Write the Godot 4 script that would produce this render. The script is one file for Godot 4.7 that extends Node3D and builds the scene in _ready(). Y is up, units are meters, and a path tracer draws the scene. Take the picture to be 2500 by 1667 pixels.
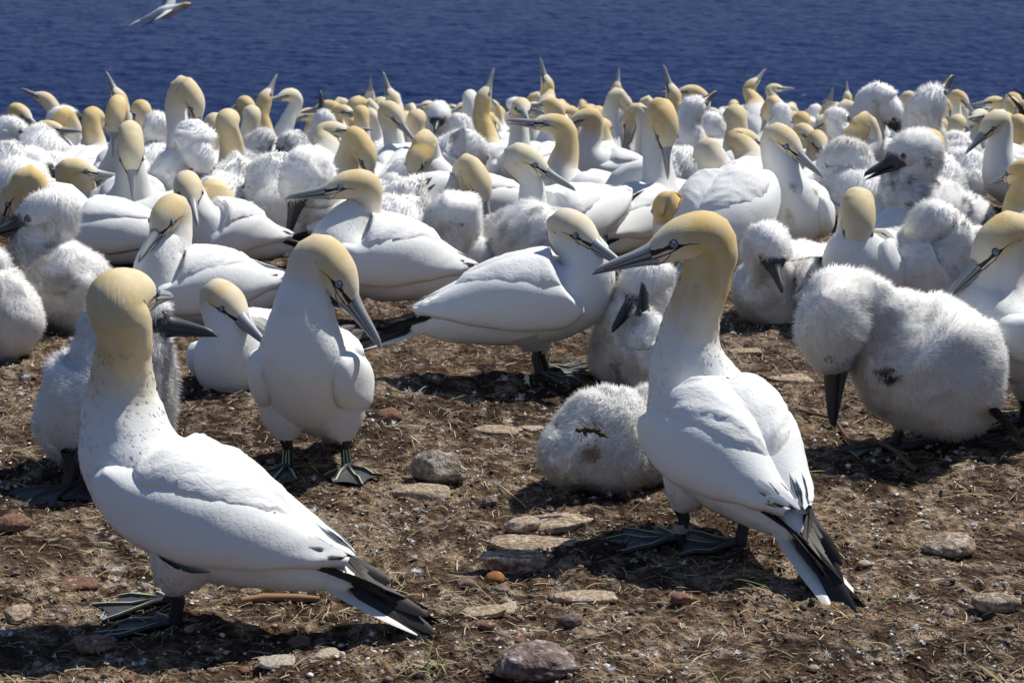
extends Node3D
# A gannet colony on a cliff top above the sea. Pixels named below are those of the 2500 x 1667 photograph.
const F := 5000.0                     # focal length in those pixels
const CAM := Vector3(0.0, 1.0, 0.0)
const PITCH := 12.22                  # degrees the lens looks down
const SEA_Y := -45.0

var rng := RandomNumberGenerator.new()
var noise := FastNoiseLite.new()
var noise2 := FastNoiseLite.new()
var M := {}
var names := {}
var right_v := Vector3.RIGHT
var up_v := Vector3.UP
var fwd_v := Vector3.FORWARD

func _ready() -> void:
	rng.seed = 7
	noise.seed = 3; noise.frequency = 1.0; noise.fractal_octaves = 4
	noise2.seed = 11; noise2.frequency = 1.0; noise2.fractal_octaves = 2
	# ---- camera
	var cam := Camera3D.new()
	cam.name = "camera"
	cam.fov = rad_to_deg(2.0 * atan(833.5 / F))
	cam.near = 0.05
	cam.far = 9000.0
	cam.position = CAM
	cam.rotation_degrees = Vector3(-PITCH, 0, 0)
	var lens := CameraAttributesPhysical.new()
	lens.frustum_focal_length = 72.0
	lens.frustum_focus_distance = 3.4
	lens.exposure_aperture = 18.0
	cam.attributes = lens
	add_child(cam)
	cam.fov = rad_to_deg(2.0 * atan(833.5 / F))
	right_v = cam.basis.x; up_v = cam.basis.y; fwd_v = -cam.basis.z
	# ---- sky and exposure
	var sky_mat := ProceduralSkyMaterial.new()
	sky_mat.sky_top_color = Color(0.33, 0.43, 0.59)
	sky_mat.sky_horizon_color = Color(0.60, 0.67, 0.77)
	sky_mat.sky_curve = 0.12
	sky_mat.ground_bottom_color = Color(0.10, 0.13, 0.22)
	sky_mat.ground_horizon_color = Color(0.40, 0.48, 0.62)
	sky_mat.sky_energy_multiplier = 0.95
	var sky := Sky.new()
	sky.sky_material = sky_mat
	var env := Environment.new()
	env.background_mode = Environment.BG_SKY
	env.sky = sky
	env.tonemap_mode = Environment.TONE_MAPPER_LINEAR
	env.tonemap_exposure = 1.05
	env.sdfgi_enabled = true
	env.ssao_enabled = true
	env.ssil_enabled = true
	var we := WorldEnvironment.new()
	we.name = "environment"
	we.environment = env
	add_child(we)
	# ---- sun: behind the birds, high and to the right, read from the fall of the shadows
	var sun := DirectionalLight3D.new()
	sun.name = "sun"
	sun.light_color = Color(1.0, 0.985, 0.955)
	sun.light_energy = 1.6
	sun.light_angular_distance = 0.53
	sun.shadow_enabled = true
	add_child(sun)
	sun.look_at_from_position(Vector3(0.44, 0.84, -0.33), Vector3.ZERO)
	make_materials()
	build_ground()
	build_sea()
	build_stones()
	build_litter()
	build_hero_adults()
	build_hero_chicks()
	build_mid_adults()
	build_mid_chicks()
	build_far_birds()
	build_flying_bird()

# ------------------------------------------------------------------ names, metas
func numbered(called: String) -> String:
	var n: int = names.get(called, 0)
	names[called] = n + 1
	return called if n == 0 else "%s_%03d" % [called, n]

func tag(o: Node, label: String, category: String, group := "") -> void:
	o.set_meta("label", label)
	o.set_meta("category", category)
	if group != "":
		o.set_meta("group", group)

func thing(called: String, at: Vector3, label: String, category: String, group := "") -> Node3D:
	var o := Node3D.new()
	o.name = numbered(called)
	o.position = at
	add_child(o)
	tag(o, label, category, group)
	return o

# ------------------------------------------------------------------ pixels to places
func ray(px: float, py: float) -> Vector3:
	return fwd_v + right_v * ((px - 1250.0) / F) - up_v * ((py - 833.5) / F)

func at_depth(px: float, py: float, depth: float) -> Vector3:
	return CAM + ray(px, py) * depth

func at_z(px: float, py: float, z: float) -> Vector3:
	var r := ray(px, py)
	return CAM + r * ((z - CAM.z) / r.z)

func on_ground(px: float, py: float) -> Vector3:
	var r := ray(px, py)
	var t := 1.2
	while t < 40.0:
		var p := CAM + r * t
		if p.y < gbase(p.x, p.z):
			break
		t += 0.01
	return CAM + r * t

func yawdir(deg: float) -> Vector3:
	var a := deg_to_rad(deg)
	return Vector3(cos(a), 0, -sin(a))

# ------------------------------------------------------------------ ground shape
func gbase(x: float, z: float) -> float:
	var d := -z
	var e := d - 6.6
	var soft := 0.5 * (e + sqrt(e * e + 0.5))
	var h := -0.1 * soft
	# the brink: nearer on the left, where the sea shows between the birds
	var db := lerpf(10.6, 19.8, sm(-0.14, -0.045, x / maxf(d, 0.1)))
	h -= 1.4 * maxf(0.0, d - db)
	h += 0.022 * noise2.get_noise_2d(x * 0.9 + 5.0, z * 0.9)
	return h

func gdetail(x: float, z: float) -> float:
	var h := 0.020 * noise.get_noise_2d(x * 4.0, z * 4.0)
	h += 0.0085 * noise.get_noise_2d(x * 21.0 + 30.0, z * 21.0)
	return h

func gh(x: float, z: float) -> float:
	return gbase(x, z) + gdetail(x, z)

# ------------------------------------------------------------------ mesh collector
class MB:
	var v := PackedVector3Array()
	var n := PackedVector3Array()
	var c := PackedColorArray()
	var uv := PackedVector2Array()
	var idx := PackedInt32Array()
	var seams := PackedInt32Array()
	func tri(a: int, b: int, d: int) -> void:
		idx.append(a); idx.append(b); idx.append(d)
	func add(p: Vector3, col: Color, t := Vector2.ZERO) -> int:
		v.append(p); c.append(col); uv.append(t)
		return v.size() - 1
	func grid(k: int, rows: int, base: int) -> void:
		# rows of k points; faces turned so that the normal is along (next in row) x (next row)
		for i in rows - 1:
			for j in k - 1:
				var a := base + i * k + j
				idx.append(a); idx.append(a + k); idx.append(a + 1)
				idx.append(a + 1); idx.append(a + k); idx.append(a + k + 1)
	func normals() -> void:
		n.resize(v.size())
		n.fill(Vector3.ZERO)
		for i in range(0, idx.size(), 3):
			var a := idx[i]; var b := idx[i + 1]; var d := idx[i + 2]
			var f := (v[d] - v[a]).cross(v[b] - v[a])
			n[a] += f; n[b] += f; n[d] += f
		for i in range(0, seams.size(), 2):
			var s := n[seams[i]] + n[seams[i + 1]]
			n[seams[i]] = s; n[seams[i + 1]] = s
		for i in n.size():
			n[i] = n[i].normalized() if n[i].length_squared() > 1e-20 else Vector3.UP
	func mesh() -> ArrayMesh:
		if n.size() != v.size():
			normals()
		var arr := []
		arr.resize(Mesh.ARRAY_MAX)
		arr[Mesh.ARRAY_VERTEX] = v
		arr[Mesh.ARRAY_NORMAL] = n
		arr[Mesh.ARRAY_COLOR] = c
		arr[Mesh.ARRAY_TEX_UV] = uv
		arr[Mesh.ARRAY_INDEX] = idx
		var m := ArrayMesh.new()
		m.add_surface_from_arrays(Mesh.PRIMITIVE_TRIANGLES, arr)
		return m

func part(mb, called: String, mat: Material, parent: Node) -> MeshInstance3D:
	var o := MeshInstance3D.new()
	o.name = called
	o.mesh = mb.mesh() if mb is MB else mb
	o.material_override = mat
	parent.add_child(o, true)
	return o

# a round tube through points with radii, closed at both ends
func tube(mb: MB, pts: Array, rad: Array, col: Color, k := 7) -> void:
	var base := mb.v.size()
	var nn := pts.size()
	for i in nn:
		var t: Vector3 = (pts[mini(i + 1, nn - 1)] - pts[maxi(i - 1, 0)]).normalized()
		var s := t.cross(Vector3(0.31, 0.9, 0.27)).normalized()
		var u := s.cross(t)
		for j in k + 1:
			var a := TAU * j / k
			mb.add(pts[i] + (s * sin(a) + u * cos(a)) * float(rad[i]), col, Vector2(float(j) / k, float(i)))
	mb.grid(k + 1, nn, base)
	for i in nn:
		mb.seams.append(base + i * (k + 1)); mb.seams.append(base + i * (k + 1) + k)

# a flat blade (feather, straw, strap) through points, with half widths; across gives the width direction
func blade(mb: MB, pts: Array, hw: Array, across: Vector3, thick: float, col: Color, col2: Color) -> void:
	var base := mb.v.size()
	var nn := pts.size()
	for i in nn:
		var t: Vector3 = (pts[mini(i + 1, nn - 1)] - pts[maxi(i - 1, 0)]).normalized()
		var s := (across - t * across.dot(t)).normalized()
		var u := s.cross(t)
		var w: float = hw[i]
		var cc := col.lerp(col2, float(i) / (nn - 1))
		var th := thick * minf(1.0, w / 0.004 + 0.1)
		mb.add(pts[i] - s * w, cc, Vector2(0, i))
		mb.add(pts[i] + u * th, cc, Vector2(0.5, i))
		mb.add(pts[i] + s * w, cc, Vector2(1, i))
		mb.add(pts[i] - u * th * 0.6, cc, Vector2(0.5, i))
		mb.add(pts[i] - s * w, cc, Vector2(0, i))
	mb.grid(5, nn, base)

func sm(a: float, b: float, x: float) -> float:
	return smoothstep(a, b, x)

func keyed(keys: Array, x: float) -> float:
	# piecewise linear through [x, y] pairs
	if x <= keys[0][0]:
		return keys[0][1]
	for i in keys.size() - 1:
		if x <= keys[i + 1][0]:
			var t: float = (x - keys[i][0]) / (keys[i + 1][0] - keys[i][0])
			return lerpf(keys[i][1], keys[i + 1][1], t)
	return keys[-1][1]
# ------------------------------------------------------------------ materials
func std(col: Color, rough: float, vc := false) -> StandardMaterial3D:
	var m := StandardMaterial3D.new()
	m.albedo_color = col
	m.roughness = rough
	m.vertex_color_use_as_albedo = vc
	return m

func lin(r: float, g: float, b: float) -> Color:
	return Color(r, g, b).linear_to_srgb()

func feather_height(size: int, nx: int, ny: int, seed_: int) -> Image:
	# overlapping rounded feathers: each lies over the next, with a soft vane grain
	var im := Image.create(size, size, false, Image.FORMAT_RGB8)
	var r := RandomNumberGenerator.new()
	r.seed = seed_
	var tilt := []
	for i in nx * ny * 2:
		tilt.append(r.randf_range(-0.3, 0.3))
	for y in size:
		for x in size:
			var best := 0.0
			var fy := float(y) / size * ny + 0.28 * sin(TAU * (2.0 * x / size + 0.3)) + 0.16 * sin(TAU * (5.0 * x + 3.0 * y) / size)
			for o in 2:
				var row := int(floor(fy)) - o
				var ly := fy - row                       # 0..2 along the feather
				var fx := float(x) / size * nx + (0.5 if posmod(row, 2) == 1 else 0.0) + 0.22 * sin(TAU * (3.0 * y / size)) + 0.12 * sin(TAU * (4.0 * x - 2.0 * y) / size)
				var cell := int(floor(fx))
				var lx := fx - cell - 0.5
				var id: int = posmod(row, ny) * nx + posmod(cell, nx)
				lx += tilt[id] * ly * 0.5
				var reach: float = 1.75 - 2.6 * lx * lx + tilt[id]
				if ly < reach:
					var hgt := 0.35 + 0.5 * ly / 1.75 + 0.05 * sin(lx * 60.0 + ly * 9.0) - 0.25 * lx * lx
					if o == 1:
						hgt += 0.12
					best = maxf(best, hgt)
			best = clampf(best, 0.0, 1.0)
			im.set_pixel(x, y, Color(best, best, best))
	im.resize(size / 2, size / 2, Image.INTERPOLATE_TRILINEAR)
	im.resize(size, size, Image.INTERPOLATE_CUBIC)
	return im

func normal_tex(im: Image, strength: float) -> ImageTexture:
	# slopes taken with wrap-around, so that the tiles meet without a line
	var w := im.get_width()
	var h := im.get_height()
	var g: Image = im.duplicate()
	g.convert(Image.FORMAT_L8)
	var d := g.get_data()
	var out := PackedByteArray()
	out.resize(w * h * 3)
	var k := strength / 255.0
	for y in h:
		var yu := ((y + h - 1) % h) * w
		var yd := ((y + 1) % h) * w
		for x in w:
			var dx := (d[y * w + (x + w - 1) % w] - d[y * w + (x + 1) % w]) * k
			var dy := (d[yd + x] - d[yu + x]) * k
			var l := 1.0 / sqrt(dx * dx + dy * dy + 1.0)
			var o := (y * w + x) * 3
			out[o] = int((dx * l * 0.5 + 0.5) * 255.0)
			out[o + 1] = int((dy * l * 0.5 + 0.5) * 255.0)
			out[o + 2] = int((l * 0.5 + 0.5) * 255.0)
	return ImageTexture.create_from_image(Image.create_from_data(w, h, false, Image.FORMAT_RGB8, out))

func soil_images(size: int) -> Array:
	var r := RandomNumberGenerator.new()
	r.seed = 21
	var nz := FastNoiseLite.new()
	nz.seed = 5; nz.frequency = 0.03; nz.fractal_octaves = 5; nz.fractal_gain = 0.62
	var grain: Image = nz.get_seamless_image(size, size)
	var nz2 := FastNoiseLite.new()
	nz2.seed = 9; nz2.frequency = 0.009; nz2.fractal_octaves = 3
	var patch: Image = nz2.get_seamless_image(size, size)
	var im := Image.create(size, size, false, Image.FORMAT_RGB8)
	var hm := Image.create(size, size, false, Image.FORMAT_RGB8)
	for y in size:
		for x in size:
			var g := grain.get_pixel(x, y).r
			var p := patch.get_pixel(x, y).r
			var k := 0.55 + 0.75 * (g - 0.5) * 2.0 * 0.6 + r.randf_range(-0.10, 0.10)
			var c := Color(0.72, 0.65, 0.59).lerp(Color(0.79, 0.74, 0.68), clampf((p - 0.45) * 2.4, 0, 1)) * clampf(k + 0.25, 0.35, 1.25)
			im.set_pixel(x, y, c)
			var hh := clampf(g + r.randf_range(-0.09, 0.09), 0, 1)
			hm.set_pixel(x, y, Color(hh, hh, hh))
	# grit, chips and fibres lying in the soil
	for i in 2600:
		var px := r.randi_range(0, size - 1)
		var py := r.randi_range(0, size - 1)
		var t := r.randf()
		var c := Color(0.93, 0.86, 0.76) if t < 0.28 else (Color(0.32, 0.23, 0.19) if t < 0.65 else Color(0.80, 0.63, 0.50))
		var rad := r.randi_range(1, 3)
		for yy in range(-rad, rad + 1):
			for xx in range(-rad, rad + 1):
				if xx * xx + yy * yy * 1.6 <= rad * rad + 0.4:
					im.set_pixel(posmod(px + xx, size), posmod(py + yy, size), c * r.randf_range(0.85, 1.1))
					hm.set_pixel(posmod(px + xx, size), posmod(py + yy, size), Color(0.9, 0.9, 0.9))
	for i in 900:
		var px := r.randf_range(0, size)
		var py := r.randf_range(0, size)
		var a := r.randf() * TAU
		var bend := r.randf_range(-0.05, 0.05)
		var c := Color(0.92, 0.79, 0.55) if r.randf() < 0.5 else Color(0.42, 0.30, 0.20)
		for s in r.randi_range(10, 46):
			im.set_pixel(posmod(int(px), size), posmod(int(py), size), c)
			hm.set_pixel(posmod(int(px), size), posmod(int(py), size), Color(1, 1, 1))
			px += cos(a); py += sin(a); a += bend
	return [im, hm]

func make_materials() -> void:
	var soil := soil_images(768)
	var g := std(Color.WHITE, 0.96, true)
	g.albedo_texture = ImageTexture.create_from_image(soil[0])
	g.normal_enabled = true
	g.normal_texture = normal_tex(soil[1], 9.0)
	g.normal_scale = 1.0
	g.metallic_specular = 0.25
	M.ground = g
	# plumage
	var fine := feather_height(256, 8, 8, 3)
	var b := std(Color.WHITE, 0.72, true)
	b.normal_enabled = true
	b.normal_texture = normal_tex(fine, 2.6)
	b.normal_scale = 0.20
	b.uv1_scale = Vector3(3, 3, 3)
	b.metallic_specular = 0.3
	M.plumage = b
	var w := b.duplicate()
	w.normal_scale = 0.26
	w.uv1_scale = Vector3(1.0, 1.0, 1.0)
	M.wing = w
	var sc := b.duplicate()
	sc.normal_scale = 0.38
	sc.uv1_scale = Vector3(1.0, 1.0, 1.0)
	M.scapular = sc
	var down := std(Color.WHITE, 1.0, true)
	down.metallic_specular = 0.1
	M.down_skin = down
	var st := std(Color.WHITE, 0.95, true)
	st.metallic_specular = 0.15
	st.backlight_enabled = true
	st.backlight = Color(0.9, 0.9, 0.9)
	M.down = st
	var pr := std(Color.WHITE, 0.55, true)
	pr.metallic_specular = 0.4
	M.quill = pr
	M.bill = std(Color.WHITE, 0.42, true)
	M.bill.metallic_specular = 0.45
	M.skin = std(Color.WHITE, 0.5, true)
	M.eye = std(Color.WHITE, 0.12, true)
	M.foot = std(Color.WHITE, 0.55, true)
	M.stone = std(Color.WHITE, 0.9, true)
	var nz := FastNoiseLite.new()
	nz.seed = 31; nz.frequency = 0.02; nz.fractal_octaves = 5; nz.fractal_gain = 0.6
	var rock: Image = nz.get_seamless_image(256, 256)
	rock.convert(Image.FORMAT_RGB8)
	var speck: Image = rock.duplicate()
	for y in 256:
		for x in 256:
			var q := clampf(0.86 + 0.75 * (rock.get_pixel(x, y).r - 0.5) + rng.randf_range(-0.10, 0.10), 0.5, 1.0)
			speck.set_pixel(x, y, Color(q, q * 0.985, q * 0.96))
	M.stone.albedo_texture = ImageTexture.create_from_image(speck)
	M.stone.normal_enabled = true
	M.stone.normal_texture = normal_tex(rock, 6.0)
	M.stone.normal_scale = 1.3
	M.stone.uv1_triplanar = true
	M.stone.uv1_scale = Vector3(0.9, 0.9, 0.9)
	M.litter = std(Color.WHITE, 0.9, true)
	var sea := std(lin(0.013, 0.025, 0.082), 0.26, false)
	sea.metallic_specular = 0.20
	sea.normal_enabled = true
	var chop := FastNoiseLite.new()
	chop.seed = 44; chop.frequency = 0.012; chop.fractal_octaves = 4
	var ci: Image = chop.get_seamless_image(256, 256)
	sea.normal_texture = normal_tex(ci, 5.0)
	sea.normal_scale = 0.85
	M.sea = sea
# ------------------------------------------------------------------ ground, cliff, sea
func ground_colour(x: float, z: float) -> Color:
	# bare reddish soil, paler trodden crusts of droppings and stone dust, darker damp nest mud
	var a := noise.get_noise_2d(x * 1.3 + 40.0, z * 1.3)
	var b := noise.get_noise_2d(x * 4.7, z * 4.7 + 13.0)
	var e := noise.get_noise_2d(x * 15.0 + 9.0, z * 15.0)
	var c := Color(0.215, 0.163, 0.126)
	c = c.lerp(Color(0.122, 0.092, 0.073), sm(-0.05, 0.25, a + 0.4 * b + 0.3 * e))
	c = c.lerp(Color(0.55, 0.475, 0.385), sm(0.04, 0.26, b * 0.8 - a * 0.4 + e * 0.5))
	c = c.lerp(Color(0.72, 0.68, 0.62), 0.85 * sm(0.15, 0.3, e + 0.3 * noise.get_noise_2d(x * 2.0, z * 2.0 + 77.0)))
	return c

func build_ground() -> void:
	var mb := MB.new()
	var cols := 300
	var rows := 330
	var d0 := 1.7
	var d1 := 19.5
	for i in rows:
		var d := d0 * pow(d1 / d0, float(i) / (rows - 1))
		var half := 0.30 * d + 0.9
		for j in cols:
			var u := (float(j) / (cols - 1) - 0.5) * 2.0
			var x := half * (0.75 * u + 0.25 * u * u * u)
			var z := -d
			mb.add(Vector3(x, gh(x, z), z), ground_colour(x, z), Vector2(x, z) / 0.62)
	mb.grid(cols, rows, 0)
	# wider apron round the detailed sheet, and the cliff that falls to the sea
	var o := part(mb, "ground", M.ground, self)
	o.set_meta("kind", "structure")
	var ap := MB.new()
	var prof := [[-3.0, 0.0], [1.7, 0.0], [6.0, 0.0], [12.0, 0.0], [19.4, 0.0], [20.4, -0.6], [21.2, -3.0], [22.5, -14.0], [26.0, -47.0]]
	for p in prof:
		for j in 41:
			var x := (j - 20) * 1.6
			var z: float = -p[0]
			var zz := minf(z, 0.0)
			var y: float = maxf(gbase(x, maxf(zz, -20.0)), -44.0) - 0.08 + p[1]
			if p[1] < -0.5:
				z += 0.8 * noise.get_noise_2d(x * 0.4, p[1])
			ap.add(Vector3(x, y, z), Color(0.20, 0.13, 0.09), Vector2(x, z + y) / 0.9)
	ap.grid(41, prof.size(), 0)
	var a := part(ap, "cliff_terrain", M.ground, self)
	a.set_meta("kind", "structure")

func wave(x: float, z: float) -> float:
	var h := 0.0
	var x0 := x
	x = x0 * 0.9 + z * 0.32
	z = z * 0.95 - x0 * 0.22
	# wind sea running obliquely, several trains of unequal length plus chop
	h += 0.14 * sin(0.36 * x * 0.45 + 0.36 * z * 0.9 + 1.6 * noise2.get_noise_2d(x * 0.012, z * 0.012))
	h += 0.10 * sin(0.62 * (x * -0.25 + z * 0.97) + 2.3 + 2.2 * noise2.get_noise_2d(x * 0.02 + 50.0, z * 0.02))
	h += 0.85 * noise.get_noise_2d(x * 0.030, z * 0.060)
	h += 0.50 * noise.get_noise_2d(x * 0.10 + 90.0, z * 0.17)
	h += 0.30 * noise.get_noise_2d(x * 0.31, z * 0.40 + 40.0)
	h += 0.14 * noise.get_noise_2d(x * 0.7 + 7.0, z * 0.8)
	return h

func build_sea() -> void:
	var mb := MB.new()
	var rows := 520
	var cols := 420
	var d0 := 300.0
	var d1 := 1150.0
	for i in rows:
		var t := float(i) / (rows - 1)
		var d := 1.0 / lerpf(1.0 / d0, 1.0 / d1, t)
		var half := 0.46 * d + 20.0
		for j in cols:
			var x := half * (float(j) / (cols - 1) * 2.0 - 1.0)
			mb.add(Vector3(x, SEA_Y + wave(x, -d), -d), Color.WHITE, Vector2(x * 0.93 + d * 0.36, d * 0.93 - x * 0.36) * 0.045)
	mb.grid(cols, rows, 0)
	var o := part(mb, "sea", M.sea, self)
	o.set_meta("kind", "structure")
	var far := MB.new()
	for d in [-200.0, 20.0, 299.0, 1151.0, 8000.0]:
		for x in [-6000.0, -500.0, 0.0, 500.0, 6000.0]:
			far.add(Vector3(x, SEA_Y - 1.6, -d), Color.WHITE, Vector2(x, d) * 0.1)
	far.grid(5, 5, 0)
	var f := part(far, "open_sea", M.sea, self)
	f.set_meta("kind", "structure")

# ------------------------------------------------------------------ stones
func stone_mesh(seed_: int, flat: float, rough: float, c0: Color, c1: Color, spots: float, rings := 13, segs := 18) -> ArrayMesh:
	var mb := MB.new()
	var off := Vector3(seed_ * 3.7, seed_ * 1.3, seed_ * 7.1)
	for i in rings:
		var th := PI * i / (rings - 1)
		for j in segs + 1:
			var ph := TAU * j / segs
			var p := Vector3(sin(th) * cos(ph), cos(th), sin(th) * sin(ph))
			var r := 1.0 + rough * noise.get_noise_3dv(p * 0.9 + off) + 0.35 * rough * noise.get_noise_3dv(p * 3.1 + off)
			var q := p * r
			if flat < 0.4:
				# slabs: squarer than an ellipsoid
				q = Vector3(signf(q.x) * pow(absf(q.x), 0.72), signf(q.y) * pow(absf(q.y), 0.5), signf(q.z) * pow(absf(q.z), 0.72)) * (1.0 + 0.5 * rough * noise.get_noise_3dv(p * 2.2 + off))
			# facets: cut by a few planes so that the stone reads broken, not moulded
			for k in 4:
				var pn := Vector3(sin(seed_ * 2.1 + k * 1.9), 0.35 + 0.6 * cos(seed_ + k * 2.7), cos(seed_ * 1.3 + k * 2.3)).normalized()
				var lim := 0.82 + 0.12 * sin(seed_ * 5.0 + k)
				var over := q.dot(pn) - lim
				if over > 0:
					q -= pn * over * clampf(rough * 2.2, 0.0, 0.85)
			q.y *= flat
			var m := sm(-0.25, 0.3, noise.get_noise_3dv(p * 1.7 + off * 2.0))
			var c := c0.lerp(c1, m)
			if noise.get_noise_3dv(p * 2.6 + off * 3.0 + Vector3(4, 0, 0)) > 0.5 - spots:
				c = c.lerp(Color(0.72, 0.70, 0.68), 0.85)
			mb.add(q, c, Vector2(float(j) / segs, float(i) / rings))
	mb.grid(segs + 1, rings, 0)
	for i in rings:
		mb.seams.append(i * (segs + 1)); mb.seams.append(i * (segs + 1) + segs)
	return mb.mesh()

func put_stone(px: float, py: float, wide: float, mesh: ArrayMesh, flat: float, deep: float, sink: float, turn: float, label: String, group := "", called := "stone") -> void:
	# px, py: where the stone's foot meets the soil; wide in pixels
	var g := on_ground(px, py)
	var depth := (g - CAM).dot(fwd_v)
	var r := wide * 0.5 * depth / F
	var o := MeshInstance3D.new()
	o.name = numbered(called)
	o.mesh = mesh
	o.material_override = M.stone
	o.scale = Vector3(r, r, r * deep)
	o.rotation.y = turn
	o.position = Vector3(g.x, gh(g.x, g.z) + r * flat * (1.0 - 2.0 * sink), g.z - r * deep * 0.8)
	add_child(o)
	tag(o, label, "stone", group)

func build_stones() -> void:
	var tan0 := Color(0.42, 0.31, 0.215)
	var tan1 := Color(0.60, 0.48, 0.36)
	var pur0 := Color(0.17, 0.115, 0.105)
	var pur1 := Color(0.34, 0.265, 0.25)
	var red0 := Color(0.24, 0.12, 0.08)
	var red1 := Color(0.33, 0.19, 0.13)
	var gry0 := Color(0.28, 0.22, 0.18)
	var gry1 := Color(0.58, 0.52, 0.44)
	put_stone(1312, 1672, 210, stone_mesh(1, 0.44, 0.24, pur0, pur1, 0.14, 29, 40), 0.44, 0.75, 0.12, 0.25, "big rounded purple grey boulder streaked with white droppings", "", "boulder")
	put_stone(1208, 1428, 52, stone_mesh(2, 0.72, 0.05, Color(0.42, 0.17, 0.06), Color(0.47, 0.21, 0.08), 0.0), 0.72, 0.8, 0.06, 0.4, "small smooth orange egg shaped pebble beside the shadowed slab", "", "pebble")
	put_stone(1022, 1214, 156, stone_mesh(3, 0.26, 0.18, tan0, tan1, 0.03, 17, 24), 0.26, 0.55, 0.41, 0.05, "long flat tan stone lying before the grey brown rock")
	put_stone(1066, 1186, 150, stone_mesh(4, 0.52, 0.4, gry0, gry1, 0.14, 21, 28), 0.52, 0.55, 0.12, -0.45, "angular grey brown rock with pale cracked top behind flat tan stone", "", "rock")
	put_stone(1345, 1290, 190, stone_mesh(5, 0.22, 0.4, tan0, tan1, 0.10, 17, 26), 0.22, 0.6, 0.41, 0.2, "broad tan outcrop slab, farthest of the broken slab cluster", "broken slab outcrop")
	put_stone(1275, 1308, 95, stone_mesh(6, 0.41, 0.35, tan0, gry1, 0.08), 0.41, 0.6, 0.12, 0.7, "chunky tan block of the broken slab cluster", "broken slab outcrop")
	put_stone(1300, 1352, 220, stone_mesh(7, 0.18, 0.3, tan0, tan1, 0.04, 17, 26), 0.18, 0.5, 0.41, 0.15, "long striped tan slab in the middle of the slab cluster", "broken slab outcrop")
	put_stone(1258, 1402, 176, stone_mesh(8, 0.30, 0.22, red0, gry1, 0.18, 17, 24), 0.30, 0.45, 0.12, 0.05, "brown rounded slab with white splashes half in the bird's shadow", "broken slab outcrop")
	put_stone(1410, 1274, 110, stone_mesh(9, 0.25, 0.35, tan0, tan1, 0.06), 0.25, 0.7, 0.41, 0.9, "small tan slab beside the broad outcrop slab", "broken slab outcrop")
	put_stone(1425, 1482, 165, stone_mesh(10, 0.14, 0.3, tan1, Color(0.55, 0.43, 0.31), 0.02, 15, 24), 0.14, 0.5, 0.41, 0.0, "flat pale tan stone sunk in the soil in front of the shadow")
	put_stone(1175, 1520, 130, stone_mesh(11, 0.16, 0.35, tan0, tan1, 0.04, 15, 22), 0.16, 0.6, 0.41, 0.3, "low tan stone by the white tail tip")
	put_stone(1235, 1500, 90, stone_mesh(12, 0.2, 0.4, tan1, gry1, 0.04), 0.2, 0.6, 0.41, 0.9, "small pale stone beside the low tan stone")
	put_stone(1396, 1530, 66, stone_mesh(13, 0.6, 0.3, pur0, pur1, 0.03), 0.6, 0.8, 0.12, 0.6, "dark purple cobble behind the boulder", "", "cobble")
	put_stone(1185, 1550, 52, stone_mesh(14, 0.45, 0.3, red0, red1, 0.0), 0.45, 0.9, 0.15, 0.2, "reddish cobble beside the boulder", "", "cobble")
	put_stone(1665, 1478, 56, stone_mesh(15, 0.55, 0.4, red0, red1, 0.0), 0.55, 0.8, 0.12, 0.4, "jagged red cobble at the edge of the standing bird's shadow", "", "cobble")
	put_stone(1140, 1440, 36, stone_mesh(16, 0.6, 0.25, red0, pur1, 0.0), 0.6, 0.9, 0.12, 0.4, "small brown pebble near the orange pebble", "small brown pebbles", "pebble")
	put_stone(1225, 1452, 44, stone_mesh(17, 0.45, 0.25, pur0, pur1, 0.0), 0.45, 0.9, 0.12, 1.4, "small purple pebble in front of the orange pebble", "", "pebble")
	put_stone(2330, 1356, 138, stone_mesh(18, 0.42, 0.35, gry0, tan1, 0.14, 19, 26), 0.42, 0.8, 0.15, 0.3, "pale lumpy half buried rock in open soil below the stooping chick", "", "rock")
	put_stone(2440, 1500, 120, stone_mesh(19, 0.41, 0.4, gry0, tan1, 0.10, 17, 24), 0.41, 0.7, 0.15, -0.2, "grey brown broken rock beyond the half buried pale rock", "", "rock")
	put_stone(2112, 1402, 34, stone_mesh(20, 0.5, 0.15, tan1, gry1, 0.0), 0.5, 0.9, 0.12, 0.3, "small round buff pebble beyond the tall upright adult's wingtips", "", "pebble")
	put_stone(28, 1312, 92, stone_mesh(21, 0.5, 0.2, red0, red1, 0.0, 17, 22), 0.5, 0.8, 0.15, 0.3, "smooth brick red cobble near the adult with its back turned", "", "cobble")
	put_stone(36, 1512, 84, stone_mesh(22, 0.5, 0.3, gry0, tan1, 0.08, 17, 22), 0.5, 0.8, 0.15, 1.3, "tan cobble with straw on it beside the webbed feet", "", "cobble")
	put_stone(230, 1608, 104, stone_mesh(23, 0.41, 0.2, red0, tan0, 0.0, 17, 22), 0.41, 0.7, 0.15, 0.1, "flat brown cobble in front of the webbed feet", "", "cobble")
	put_stone(186, 1446, 100, stone_mesh(24, 0.3, 0.35, red0, red1, 0.05, 15, 22), 0.3, 0.7, 0.18, 0.5, "flat reddish stone beside the webbed feet")
	put_stone(680, 1638, 110, stone_mesh(25, 0.16, 0.35, gry1, Color(0.6, 0.55, 0.48), 0.1, 15, 22), 0.16, 0.6, 0.41, 0.2, "pale flat stone under straw below the tail")
	put_stone(795, 1612, 80, stone_mesh(26, 0.2, 0.35, tan1, gry1, 0.1), 0.2, 0.6, 0.41, 0.8, "small pale stone beside the grass tuft", "pale stones below the tail")
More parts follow.
